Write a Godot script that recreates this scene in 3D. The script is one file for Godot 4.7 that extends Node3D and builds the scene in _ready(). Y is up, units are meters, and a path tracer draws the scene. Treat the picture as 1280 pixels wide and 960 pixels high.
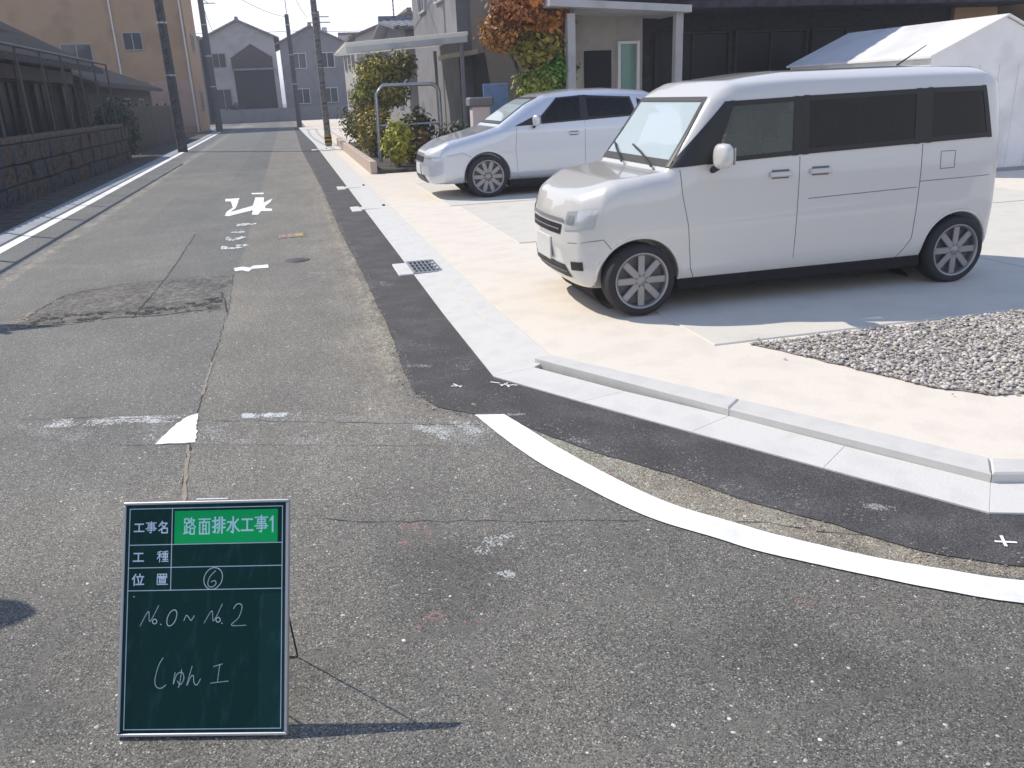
extends Node3D
# A quiet street corner with a new concrete gutter, a works blackboard and two parked cars. Metres, y up, the street runs along -z.

# ---------- mesh building ----------
class MB:
	var v := PackedVector3Array()
	var n := PackedVector3Array()
	var uv := PackedVector2Array()
	var uv2 := PackedVector2Array()
	var c := PackedColorArray()
	var ix := PackedInt32Array()
	var col := Color(1, 1, 1)
	func vert(p: Vector3, nn: Vector3, u := Vector2.ZERO, u2 := Vector2.ZERO) -> int:
		v.append(p); n.append(nn); uv.append(u); uv2.append(u2); c.append(col)
		return v.size() - 1
	func tri(a: Vector3, b: Vector3, d: Vector3) -> void:
		var nn := (d - a).cross(b - a).normalized()
		var i := vert(a, nn); vert(b, nn); vert(d, nn)
		ix.append_array([i, i + 1, i + 2])
	func quad(a: Vector3, b: Vector3, d: Vector3, e: Vector3) -> void:
		var nn := (d - a).cross(b - a).normalized()
		var i := vert(a, nn, Vector2(0, 1)); vert(b, nn, Vector2(1, 1)); vert(d, nn, Vector2(1, 0)); vert(e, nn, Vector2(0, 0))
		ix.append_array([i, i + 1, i + 2, i, i + 2, i + 3])
	func quad_out(a: Vector3, b: Vector3, d: Vector3, e: Vector3, inside: Vector3) -> void:
		if (d - a).cross(b - a).dot((a + d) * 0.5 - inside) < 0.0:
			quad(a, e, d, b)
		else:
			quad(a, b, d, e)
	func box(at: Vector3, size: Vector3, bev := 0.0, bs := Basis()) -> void:
		var h := size * 0.5
		var bv := minf(bev, minf(h.x, minf(h.y, h.z)) * 0.45)
		var P := func(s: Vector3, axis: int) -> Vector3:
			var q := Vector3(s.x * (h.x - bv), s.y * (h.y - bv), s.z * (h.z - bv))
			q[axis] = s[axis] * h[axis]
			return at + bs * q
		for k in 3:
			var i := (k + 1) % 3
			var j := (k + 2) % 3
			for s in [-1.0, 1.0]:
				var q := []
				for w in [[-1, -1], [1, -1], [1, 1], [-1, 1]]:
					var t := Vector3.ZERO
					t[k] = s; t[i] = w[0]; t[j] = w[1]
					q.append(P.call(t, k))
				quad_out(q[0], q[1], q[2], q[3], at)
				if bv > 0.0:
					for s2 in [-1.0, 1.0]:
						var t1 := Vector3.ZERO
						t1[i] = s; t1[j] = s2; t1[k] = -1.0
						var t2 := t1
						t2[k] = 1.0
						quad_out(P.call(t1, i), P.call(t2, i), P.call(t2, j), P.call(t1, j), at)
		if bv > 0.0:
			for sx in [-1.0, 1.0]:
				for sy in [-1.0, 1.0]:
					for sz in [-1.0, 1.0]:
						var t := Vector3(sx, sy, sz)
						var a: Vector3 = P.call(t, 0)
						var b: Vector3 = P.call(t, 1)
						var d: Vector3 = P.call(t, 2)
						if (d - a).cross(b - a).dot(a - at) < 0.0:
							tri(a, d, b)
						else:
							tri(a, b, d)
	# smooth sheet through rows of points
	func grid(rows: Array, flip := false) -> void:
		var base := v.size()
		var w: int = rows[0].size()
		for r in rows:
			for k in w:
				vert(r[k], Vector3.ZERO, Vector2(float(k) / (w - 1), 0))
		for i in rows.size() - 1:
			for k in w - 1:
				var a := base + i * w + k
				var q := [a, a + 1, a + w + 1, a + w]
				if flip:
					q = [a, a + w, a + w + 1, a + 1]
				var nn := (v[q[2]] - v[q[0]]).cross(v[q[1]] - v[q[0]]) + (v[q[3]] - v[q[0]]).cross(v[q[2]] - v[q[0]])
				for m in q:
					n[m] += nn
				ix.append_array([q[0], q[1], q[2], q[0], q[2], q[3]])
		for k in range(base, v.size()):
			n[k] = n[k].normalized()
	func tube(pts: Array, rad, sides := 8, caps := true) -> void:
		var rows := []
		var up := Vector3(0.31, 0.9, 0.2).normalized()
		for i in pts.size():
			var d: Vector3 = (pts[mini(i + 1, pts.size() - 1)] - pts[maxi(i - 1, 0)]).normalized()
			if absf(d.dot(up)) > 0.97:
				up = Vector3(1, 0.1, 0).normalized()
			var s := d.cross(up).normalized()
			var t := s.cross(d)
			up = t
			var r: float = rad[i] if rad is Array else rad
			var row := []
			for k in sides + 1:
				var a := TAU * k / sides
				row.append(pts[i] + (s * cos(a) + t * sin(a)) * r)
			rows.append(row)
		grid(rows, true)
		if caps:
			for e in [0, rows.size() - 1]:
				for k in sides:
					if e == 0:
						tri(pts[e], rows[e][k], rows[e][k + 1])
					else:
						tri(pts[e], rows[e][k + 1], rows[e][k])
	# profile points (radius, along) turned round an axis
	func lathe(prof: Array, sides: int, xf := Transform3D()) -> void:
		var rows := []
		for p in prof:
			var row := []
			for k in sides + 1:
				var a := TAU * k / sides
				row.append(xf * Vector3(cos(a) * p.x, p.y, sin(a) * p.x))
			rows.append(row)
		grid(rows)
	# flat outline in x and z at height y
	func sheet(poly: PackedVector2Array, y: float) -> void:
		var t := Geometry2D.triangulate_polygon(poly)
		var base := v.size()
		for p in poly:
			vert(Vector3(p.x, y, p.y), Vector3.UP)
		for k in range(0, t.size(), 3):
			var a := poly[t[k]]
			var b := poly[t[k + 1]]
			var d := poly[t[k + 2]]
			if (b - a).cross(d - a) > 0:
				ix.append_array([base + t[k], base + t[k + 1], base + t[k + 2]])
			else:
				ix.append_array([base + t[k], base + t[k + 2], base + t[k + 1]])
	# slab with vertical sides from an outline in x and z
	func slab(poly: PackedVector2Array, y0: float, y1: float) -> void:
		sheet(poly, y1)
		var mid := Vector2.ZERO
		for p in poly:
			mid += p / poly.size()
		var turn := 0.0
		for k in poly.size():
			turn += poly[k].cross(poly[(k + 1) % poly.size()])
		for k in poly.size():
			var a := poly[k]
			var b := poly[(k + 1) % poly.size()]
			if turn > 0:
				quad(Vector3(a.x, y0, a.y), Vector3(a.x, y1, a.y), Vector3(b.x, y1, b.y), Vector3(b.x, y0, b.y))
			else:
				quad(Vector3(a.x, y0, a.y), Vector3(b.x, y0, b.y), Vector3(b.x, y1, b.y), Vector3(a.x, y1, a.y))
	# outline in x and y pushed along z
	func prism(poly: PackedVector2Array, z0: float, z1: float, xf := Transform3D()) -> void:
		var t := Geometry2D.triangulate_polygon(poly)
		var mid := Vector2.ZERO
		for p in poly:
			mid += p / poly.size()
		var inside := xf * Vector3(mid.x, mid.y, (z0 + z1) * 0.5)
		for z in [z0, z1]:
			for k in range(0, t.size(), 3):
				var a := xf * Vector3(poly[t[k]].x, poly[t[k]].y, z)
				var b := xf * Vector3(poly[t[k + 1]].x, poly[t[k + 1]].y, z)
				var d := xf * Vector3(poly[t[k + 2]].x, poly[t[k + 2]].y, z)
				if (d - a).cross(b - a).dot(a - inside) < 0:
					tri(a, d, b)
				else:
					tri(a, b, d)
		for k in poly.size():
			var a := poly[k]
			var b := poly[(k + 1) % poly.size()]
			quad_out(xf * Vector3(a.x, a.y, z0), xf * Vector3(b.x, b.y, z0), xf * Vector3(b.x, b.y, z1), xf * Vector3(a.x, a.y, z1), inside)
	func ribbon(pts: Array, w, y: float) -> void:
		for i in pts.size() - 1:
			var a: Vector2 = pts[i]
			var b: Vector2 = pts[i + 1]
			var d := (b - a).normalized().orthogonal()
			var wa: float = w[i] if w is Array else w
			var wb: float = w[i + 1] if w is Array else w
			var p := [a + d * wa * 0.5, b + d * wb * 0.5, b - d * wb * 0.5, a - d * wa * 0.5]
			sheet(PackedVector2Array(p), y)
	func mesh() -> ArrayMesh:
		for k in range(0, ix.size(), 3):
			var a := ix[k]
			var b := ix[k + 1]
			var d := ix[k + 2]
			if (v[d] - v[a]).cross(v[b] - v[a]).dot(n[a] + n[b] + n[d]) < 0.0:
				ix[k + 1] = d
				ix[k + 2] = b
		var arr := []
		arr.resize(Mesh.ARRAY_MAX)
		arr[Mesh.ARRAY_VERTEX] = v
		arr[Mesh.ARRAY_NORMAL] = n
		arr[Mesh.ARRAY_TEX_UV] = uv
		arr[Mesh.ARRAY_TEX_UV2] = uv2
		arr[Mesh.ARRAY_COLOR] = c
		arr[Mesh.ARRAY_INDEX] = ix
		var m := ArrayMesh.new()
		m.add_surface_from_arrays(Mesh.PRIMITIVE_TRIANGLES, arr)
		return m

# ---------- naming ----------
var taken := {}

func numbered(called: String, parent: Node) -> String:
	var key := str(parent.get_instance_id()) + called
	var k: int = taken.get(key, 0)
	taken[key] = k + 1
	return called if k == 0 else "%s_%03d" % [called, k]

func V(x: float, y: float) -> Vector2:
	return Vector2(x, y)

func tag(o: Node, label: String, category := "", group := "") -> Node:
	o.set_meta("label", label)
	if category:
		o.set_meta("category", category)
	if group:
		o.set_meta("group", group)
	return o

func thing(called: String, label: String, category: String, at := Vector3.ZERO, turn := 0.0, group := "") -> Node3D:
	var o := Node3D.new()
	o.name = numbered(called, self)
	add_child(o, true)
	o.position = at
	o.rotation.y = turn
	tag(o, label, category, group)
	return o

func part(called: String, m, mt: Material, parent: Node) -> MeshInstance3D:
	var o := MeshInstance3D.new()
	o.mesh = m.mesh() if m is MB else m
	o.material_override = mt
	o.name = numbered(called, parent)
	parent.add_child(o, true)
	return o

func struct(called: String, m, mt: Material) -> MeshInstance3D:
	var o := part(called, m, mt, self)
	o.set_meta("kind", "structure")
	return o

func one(called: String, m, mt: Material, label: String, category: String, group := "") -> MeshInstance3D:
	var o := part(called, m, mt, self)
	tag(o, label, category, group)
	return o

# ---------- materials ----------
func noise_tex(kind: int, freq: float, ramp: Gradient, size := 1024, octaves := 4, sd := 1, ret := FastNoiseLite.RETURN_CELL_VALUE) -> NoiseTexture2D:
	var f := FastNoiseLite.new()
	f.noise_type = kind
	f.frequency = freq
	f.seed = sd
	f.fractal_octaves = octaves
	if kind == FastNoiseLite.TYPE_CELLULAR:
		f.fractal_type = FastNoiseLite.FRACTAL_NONE
		f.cellular_return_type = ret
	var t := NoiseTexture2D.new()
	t.width = size
	t.height = size
	t.seamless = true
	t.noise = f
	t.color_ramp = ramp
	return t

func ramp(stops: Array) -> Gradient:
	var g := Gradient.new()
	var o := PackedFloat32Array()
	var c := PackedColorArray()
	for s in stops:
		o.append(s[0])
		c.append(s[1] if s[1] is Color else Color(s[1], s[1], s[1]))
	g.offsets = o
	g.colors = c
	return g

var T := {}
var M := {}

func mat(r: float, g: float, b: float, rough := 0.8, tex: Texture2D = null, scale := 1.0, bump: Texture2D = null, cm := 0.0, world := true) -> StandardMaterial3D:
	var m := StandardMaterial3D.new()
	m.albedo_color = Color(r, g, b).linear_to_srgb()
	m.roughness = rough
	m.cull_mode = BaseMaterial3D.CULL_DISABLED
	if tex or bump:
		m.uv1_triplanar = true
		m.uv1_world_triplanar = world
		m.uv1_scale = Vector3.ONE * scale
		m.albedo_texture = tex
		if bump:
			m.heightmap_enabled = true
			m.heightmap_texture = bump
			m.heightmap_scale = cm
	return m

func tinted(rough := 0.7) -> StandardMaterial3D:
	var m := StandardMaterial3D.new()
	m.vertex_color_use_as_albedo = true
	m.roughness = rough
	m.cull_mode = BaseMaterial3D.CULL_DISABLED
	return m

func glass(r: float, g: float, b: float, a: float) -> StandardMaterial3D:
	var m := StandardMaterial3D.new()
	var c := Color(r, g, b).linear_to_srgb()
	c.a = a
	m.albedo_color = c
	m.transparency = BaseMaterial3D.TRANSPARENCY_ALPHA
	m.roughness = 0.03
	m.cull_mode = BaseMaterial3D.CULL_DISABLED
	return m

func make_materials() -> void:
	var CE := FastNoiseLite.TYPE_CELLULAR
	var SX := FastNoiseLite.TYPE_SIMPLEX_SMOOTH
	T.asphalt = noise_tex(CE, 0.16, ramp([[0.0, Color(0.34, 0.34, 0.34)], [0.25, Color(0.52, 0.517, 0.51)], [0.6, Color(0.63, 0.626, 0.61)], [0.86, Color(0.71, 0.7, 0.675)], [0.95, Color(0.8, 0.79, 0.75)], [0.975, Color(0.97, 0.96, 0.93)], [1.0, Color(1, 1, 1)]]), 1024, 1, 3)
	T.asphalt_h = noise_tex(CE, 0.16, ramp([[0.0, 0.95], [0.5, 0.8], [1.0, 0.0]]), 1024, 1, 3, FastNoiseLite.RETURN_DISTANCE)
	T.dark_asphalt = noise_tex(CE, 0.2, ramp([[0.0, 0.42], [0.5, 0.6], [0.8, 0.74], [0.95, 0.86], [1.0, 1.0]]), 1024, 1, 9)
	T.cloudy = noise_tex(SX, 0.006, ramp([[0.0, 0.87], [0.35, 0.95], [0.6, 1.0], [1.0, 0.97]]), 512, 5, 5)
	T.soft = noise_tex(SX, 0.01, ramp([[0.0, 0.955], [0.4, 0.98], [0.6, 1.0], [1.0, 0.99]]), 512, 6, 6)
	T.streak = noise_tex(SX, 0.009, ramp([[0.0, 0.74], [0.35, 0.8], [0.55, 0.84], [0.8, 0.94], [1.0, 1.0]]), 512, 5, 25)
	T.mottled = noise_tex(SX, 0.012, ramp([[0.0, 0.45], [0.4, 0.75], [0.65, 1.0], [1.0, 0.85]]), 512, 5, 15)
	T.fine = noise_tex(SX, 0.12, ramp([[0.0, 0.0], [0.5, 0.5], [1.0, 1.0]]), 512, 3, 7)
	T.speckle = noise_tex(CE, 0.2, ramp([[0.0, 0.75], [0.5, 0.95], [1.0, 1.0]]), 512, 1, 11)
	T.gravel_h = noise_tex(CE, 0.05, ramp([[0.0, 1.0], [0.6, 0.7], [1.0, 0.0]]), 512, 1, 21, FastNoiseLite.RETURN_DISTANCE)
	M.new_asphalt = mat(0.236, 0.227, 0.227, 0.8, T.dark_asphalt, 1.5, T.asphalt_h, 0.2)
	M.new_asphalt.detail_enabled = true
	M.new_asphalt.detail_blend_mode = BaseMaterial3D.BLEND_MODE_MUL
	M.new_asphalt.detail_albedo = T.streak
	M.new_asphalt.detail_uv_layer = BaseMaterial3D.DETAIL_UV_2
	M.new_asphalt.uv2_triplanar = true
	M.new_asphalt.uv2_world_triplanar = true
	M.new_asphalt.uv2_scale = Vector3.ONE * 0.5
	M.concrete = mat(0.61, 0.6, 0.565, 0.8, T.soft, 0.8, T.fine, 0.1)
	M.kerb = mat(0.57, 0.56, 0.53, 0.78, T.soft, 1.1, T.speckle, 0.05)
	M.tan = mat(0.69, 0.628, 0.54, 0.85, T.soft, 0.6, T.fine, 0.1)
	M.pad = mat(0.6, 0.575, 0.51, 0.85, T.soft, 0.5, T.fine, 0.1)
	M.paint = mat(0.86, 0.86, 0.87, 0.6, T.cloudy, 1.6, T.asphalt_h, 0.05)
	M.old_paint = mat(0.66, 0.66, 0.64, 0.7, T.speckle, 1.5, T.asphalt_h, 0.12)
	M.crack = mat(0.035, 0.033, 0.032, 0.95)
	M.dust = mat(0.33, 0.29, 0.23, 0.95, T.speckle, 2.0)
	M.soil = mat(0.09, 0.078, 0.065, 0.95, T.mottled, 0.5, T.fine, 0.6)
	M.galv = mat(0.42, 0.44, 0.46, 0.4, T.cloudy, 1.5)
	M.galv.metallic = 0.8
	M.alu = mat(0.4, 0.41, 0.43, 0.5)
	M.alu.metallic = 0.85
	M.black = mat(0.012, 0.012, 0.013, 0.5)
	M.rubber = mat(0.02, 0.02, 0.021, 0.8)
	M.void = mat(0.01, 0.01, 0.011, 0.95)
	M.pole = mat(0.1, 0.1, 0.105, 0.85, T.mottled, 1.2, T.fine, 0.2)
	M.steel_pole = mat(0.3, 0.28, 0.27, 0.6, T.mottled, 1.5)
	M.wire = mat(0.04, 0.04, 0.045, 0.6)
	M.stone_a = mat(0.08, 0.074, 0.07, 0.9, T.mottled, 1.2, T.fine, 0.7)
	M.stone_b = mat(0.095, 0.07, 0.05, 0.9, T.mottled, 1.0, T.fine, 0.7)
	M.stone_c = mat(0.062, 0.07, 0.085, 0.9, T.mottled, 1.4, T.fine, 0.7)
	M.coping = mat(0.12, 0.085, 0.06, 0.85, T.mottled, 0.8, T.fine, 0.3)
	M.stucco_beige = mat(0.38, 0.25, 0.14, 0.9, T.cloudy, 0.15, T.fine, 0.3)
	M.stucco_pink = mat(0.4, 0.27, 0.22, 0.9, T.cloudy, 0.2, T.fine, 0.3)
	M.stucco_white = mat(0.38, 0.375, 0.38, 0.85, T.cloudy, 0.2, T.fine, 0.2)
	M.stucco_grey = mat(0.21, 0.21, 0.225, 0.85, T.cloudy, 0.2, T.fine, 0.2)
	M.dark_wood = mat(0.05, 0.037, 0.03, 0.75, T.mottled, 0.9, T.fine, 0.2)
	M.brown_wood = mat(0.06, 0.045, 0.036, 0.75, T.mottled, 0.9, T.fine, 0.2)
	M.roof_tile = mat(0.035, 0.035, 0.045, 0.8, T.mottled, 0.7)
	M.roof_blue = mat(0.22, 0.23, 0.27, 0.5, T.mottled, 0.7)
	M.roof_brown = mat(0.2, 0.16, 0.14, 0.6, T.mottled, 0.7)
	M.white_metal = mat(0.78, 0.78, 0.78, 0.45, T.cloudy, 0.3)
	M.frame = mat(0.3, 0.3, 0.31, 0.5)
	M.white_frame = mat(0.6, 0.6, 0.6, 0.5)
	M.pane = mat(0.03, 0.035, 0.045, 0.06)
	M.curtain = mat(0.42, 0.42, 0.4, 0.8)
	M.white_paint = mat(0.6, 0.592, 0.565, 0.28)
	M.white_paint.clearcoat_enabled = true
	M.white_paint.clearcoat = 1.0
	M.white_paint.clearcoat_roughness = 0.03
	M.silver_paint = mat(0.58, 0.61, 0.66, 0.3)
	M.silver_paint.metallic = 0.35
	M.silver_paint.clearcoat_enabled = true
	M.silver_paint.clearcoat = 1.0
	M.silver_paint.clearcoat_roughness = 0.03
	M.rim = mat(0.3, 0.295, 0.3, 0.45)
	M.rim.metallic = 0.7
	M.seam = mat(0.16, 0.16, 0.165, 0.7)
	M.lamp_glass = mat(0.55, 0.58, 0.6, 0.08)
	M.lamp_glass.metallic = 0.4
	M.lamp_glass.clearcoat_enabled = true
	M.red_lens = mat(0.4, 0.02, 0.02, 0.15)
	M.seat_cloth = mat(0.3, 0.29, 0.22, 0.9, T.fine, 3.0)
	M.dash = mat(0.05, 0.05, 0.05, 0.6)
	M.clear_glass = glass(0.1, 0.14, 0.12, 0.25)
	M.screen_glass = glass(0.62, 0.74, 0.77, 0.62)  # milky pale tint stands for sky reflected in the windscreen
	M.privacy_glass = glass(0.004, 0.005, 0.006, 0.94)
	M.privacy_glass.metallic_specular = 0.35
	M.leaf = tinted(0.6)
	M.leaf.backlight_enabled = true
	M.leaf.backlight = Color(0.4, 0.45, 0.2)
	M.bark = mat(0.11, 0.085, 0.065, 0.9, T.mottled, 2.0, T.fine, 0.6)
	M.flake = tinted(0.75)
	M.terracotta = mat(0.42, 0.19, 0.1, 0.85, T.mottled, 1.5)
	M.canopy = mat(0.75, 0.75, 0.74, 0.5)
	M.canopy.backlight_enabled = true
	M.canopy.backlight = Color(0.9, 0.9, 0.88)
	M.night_pane = mat(0.012, 0.012, 0.013, 0.3)
	M.night_pane.metallic_specular = 0.25
	M.night_wood = mat(0.02, 0.016, 0.014, 0.8, T.mottled, 0.9)
	M.blue_sheet = mat(0.22, 0.36, 0.6, 0.55, T.cloudy, 1.0)
	M.mirror = mat(0.8, 0.8, 0.8, 0.02)
	M.mirror.metallic = 1.0
	M.orange = mat(0.7, 0.2, 0.02, 0.45)
	M.red_sign = mat(0.55, 0.02, 0.03, 0.45)
	M.yellow = mat(0.6, 0.38, 0.06, 0.7, T.mottled, 3.0)

# ---------- the road ----------
# the street's wear map: u runs across (finest between -4.5 and 3.5 m), v along (finest near the junction)
const UX := [[-40.0, 0.0], [-4.5, 0.06], [3.5, 0.94], [40.0, 1.0]]
const VZ := [[14.0, 0.0], [-1.0, 0.16], [-12.0, 0.7], [-90.0, 1.0]]

func along(tab: Array, t: float, back := false) -> float:
	for k in tab.size() - 1:
		var a: float = tab[k][1] if back else tab[k][0]
		var b: float = tab[k + 1][1] if back else tab[k + 1][0]
		if (t - a) * (t - b) <= 0.0:
			var f := (t - a) / (b - a)
			var p: float = tab[k][0] if back else tab[k][1]
			var q: float = tab[k + 1][0] if back else tab[k + 1][1]
			return lerpf(p, q, f)
	return 0.0

const PATCH := [Vector2(-2.3, -6.93), Vector2(-2.24, -7.3), Vector2(-2.15, -8.1), Vector2(-1.71, -8.38), Vector2(-0.68, -8.4), Vector2(-0.68, -6.85), Vector2(-1.35, -6.93)]

func wear_map() -> ImageTexture:
	var w := 1024
	var h := 1400
	var data := PackedByteArray()
	data.resize(w * h * 3)
	var big := FastNoiseLite.new()
	big.seed = 4; big.frequency = 0.7; big.fractal_octaves = 3
	var mid := FastNoiseLite.new()
	mid.seed = 8; mid.frequency = 3.0; mid.fractal_octaves = 3
	var fine := FastNoiseLite.new()
	fine.seed = 12; fine.frequency = 14.0; fine.fractal_octaves = 2
	var xs := PackedFloat32Array()
	for i in w:
		xs.append(along(UX, (i + 0.5) / w, true))
	var patch := PackedVector2Array(PATCH)
	var lens := PackedVector2Array([V(0.98, -3.65), V(1.2, -3.3), V(1.45, -2.95), V(1.66, -2.6), V(1.9, -2.3), V(2.3, -1.85), V(2.2, -1.82), V(1.77, -2.08), V(1.42, -2.46), V(1.2, -2.8), V(1.02, -3.3)])
	for j in h:
		var z := along(VZ, (j + 0.5) / h, true)
		for i in w:
			var x := xs[i]
			var b := big.get_noise_2d(x, z * 0.8)
			var m := mid.get_noise_2d(x, z * 0.6)
			var g := fine.get_noise_2d(x, z * 0.7)
			var f := 0.62 + 0.1 * b + 0.07 * m + 0.05 * g
			var warm := 0.012 + 0.02 * b
			if x > -4.5 and x < 3.5:
				var wob := x + 0.03 * m
				if z < -3.6:
					if wob > -0.66:
						f *= 1.07
						warm += 0.014
						var edge := clampf((x + 0.1 * m - 0.0) / 0.4, 0.0, 1.0) * clampf((-3.6 - z) / 0.5, 0.0, 1.0)
						f *= 1.0 + 0.12 * edge * (0.7 + g + m)
						warm += 0.03 * edge
					else:
						f *= 0.96
						warm -= 0.025
						if wob > -1.33 and z < -8.4:
							f *= 0.88 if z > -12.0 or z < -19.0 else 0.95
							warm -= 0.02
						if wob < -1.33 and wob > -2.15 and z < -11.6 and z > -16.5:
							f *= 0.9
							warm -= 0.02
						if z < -22.0 and z > -31.0 and wob > -3.0:
							f *= 0.85
							warm -= 0.03
					# brush of dust beside the fresh strip
					var dk := absf(x - 0.44 - 0.05 * m) / 0.11
					if z < -4.6 and dk < 1.0:
						f += 0.24 * (1.0 - dk) * clampf(0.6 + 1.5 * g + m, 0.0, 1.3)
						warm += 0.03
					if z < -31.0:
						f *= 0.93
						warm -= 0.03
				# left edge: a newer strip, then a sandy line
				var lx := -2.92 - 0.0095 * maxf(0.0, -z - 10.0)
				if z < -8.0 or x < -3.2:
					if x < lx:
						f *= 0.84
						warm -= 0.05
					var ds := absf(x - lx - 0.04 * m) / (0.09 + 0.004 * -z)
					if ds < 1.0 and z < -7.5:
						f += 0.36 * (1.0 - ds) * clampf(0.75 + 1.2 * m + g, 0.1, 1.3)
						warm += 0.07 * (1.0 - ds)
				if x < -0.5 and z < -6.5 and z > -8.8 and Geometry2D.is_point_in_polygon(Vector2(x + 0.04 * m, z + 0.06 * g), patch):
					f *= 0.72 + 0.25 * m + 0.4 * g
					if x < -1.35:
						warm += 0.03
				# dusty lens between the white line and the fresh strip
				if x > 0.9 and z < -1.8 and z > -3.6 and Geometry2D.is_point_in_polygon(Vector2(x, z), lens):
					f += 0.42 + 0.3 * m + 0.25 * g
					warm += 0.08
				# wide pale smears across
				var s1 := absf(z + 9.0 - 0.25 * x + 0.3 * m) / 0.35
				if x < -1.3 and s1 < 1.0:
					f += 0.05 * (1.0 - s1) * clampf(0.5 + 2.0 * m, 0.0, 1.0)
				var s2 := Vector2(x + 1.2, (z + 3.3) * 1.6).length()
				if s2 < 0.55:
					f += 0.07 * (1.0 - s2 / 0.55) * clampf(0.5 + 1.6 * m, 0.0, 1.2)
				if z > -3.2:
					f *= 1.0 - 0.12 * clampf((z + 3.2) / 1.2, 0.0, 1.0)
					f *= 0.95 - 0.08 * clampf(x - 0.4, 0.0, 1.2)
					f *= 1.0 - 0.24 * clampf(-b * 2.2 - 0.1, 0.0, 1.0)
			f = clampf(f, 0.15, 1.0)
			var at := (j * w + i) * 3
			data[at] = int(clampf(pow(f * (1.0 + warm), 0.4545) * 255.0, 0, 255))
			data[at + 1] = int(clampf(pow(f, 0.4545) * 255.0, 0, 255))
			data[at + 2] = int(clampf(pow(f * (1.0 - warm * 1.2), 0.4545) * 255.0, 0, 255))
	return ImageTexture.create_from_image(Image.create_from_data(w, h, false, Image.FORMAT_RGB8, data))

func make_ground() -> void:
	var g := MB.new()
	g.sheet(PackedVector2Array([V(-900, -900), V(900, -900), V(900, 900), V(-900, 900)]), -0.06)
	struct("ground", g, mat(0.16, 0.14, 0.11, 0.95, T.mottled, 0.2))
	var am := mat(0.8, 0.79, 0.745, 0.85, T.asphalt, 1.6, T.asphalt_h, 0.2)
	am.detail_enabled = true
	am.detail_blend_mode = BaseMaterial3D.BLEND_MODE_MUL
	am.detail_uv_layer = BaseMaterial3D.DETAIL_UV_2
	am.detail_albedo = wear_map()
	M.asphalt = am
	var r := MB.new()
	for i in 3:
		for j in 3:
			var p := []
			for q in [[i, j + 1], [i + 1, j + 1], [i + 1, j], [i, j]]:
				p.append(r.vert(Vector3(UX[q[0]][0], 0, VZ[q[1]][0]), Vector3.UP, Vector2(UX[q[0]][0], VZ[q[1]][0]), Vector2(UX[q[0]][1], VZ[q[1]][1])))
			r.ix.append_array([p[0], p[1], p[2], p[0], p[2], p[3]])
	struct("road", r, am)
	# loose pale stones that shine out of the worn surface
	var st := MB.new()
	st.lathe([V(0.0, 0.28), V(0.6, 0.22), V(1.0, 0.0)], 6)
	var mm := MultiMesh.new()
	mm.transform_format = MultiMesh.TRANSFORM_3D
	mm.use_colors = true
	mm.mesh = st.mesh()
	var rng := RandomNumberGenerator.new()
	rng.seed = 77
	var xf := []
	var cl := []
	while xf.size() < 2600:
		var x := rng.randf_range(-2.6, 3.2)
		var z := -rng.randf_range(0.9, 7.0)
		if z < -2.0 and x > 0.5 + maxf(0.0, (z + 4.2) * 0.7):
			continue
		var s := 0.0022 + 0.0042 * pow(rng.randf(), 4.0)
		var bs := Basis(Vector3.UP, rng.randf() * TAU) * Basis.from_scale(Vector3(s * rng.randf_range(0.8, 1.5), s * 0.8, s))
		xf.append(Transform3D(bs, Vector3(x, 0.0, z)))
		var t := rng.randf_range(0.35, 0.68)
		cl.append(Color(t, t * rng.randf_range(0.93, 1.0), t * rng.randf_range(0.8, 1.0)))
	mm.instance_count = xf.size()
	for k in xf.size():
		mm.set_instance_transform(k, xf[k])
		mm.set_instance_color(k, cl[k])
	var mi := MultiMeshInstance3D.new()
	mi.multimesh = mm
	mi.material_override = M.flake
	mi.name = "road_grit"
	add_child(mi)
	tag(mi, "pale stone chips scattered in the worn asphalt surface", "grit")
	mi.set_meta("kind", "stuff")

# rough edge: an outline with extra jittered points
func ragged(pts: Array, amp: float, step: float, sd: int, closed := false) -> PackedVector2Array:
	var f := FastNoiseLite.new()
	f.seed = sd
	f.frequency = 6.0
	f.fractal_octaves = 3
	var o := PackedVector2Array()
	var cnt := pts.size() if closed else pts.size() - 1
	for i in cnt:
		var a: Vector2 = pts[i]
		var b: Vector2 = pts[(i + 1) % pts.size()]
		var s := maxi(1, int(a.distance_to(b) / step))
		for k in s:
			var p := a.lerp(b, float(k) / s)
			o.append(p + (b - a).normalized().orthogonal() * f.get_noise_2d(p.x * 3.0, p.y * 3.0) * amp * (0.0 if i + k == 0 else 1.0))
	if not closed:
		o.append(pts[pts.size() - 1])
	return o

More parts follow.
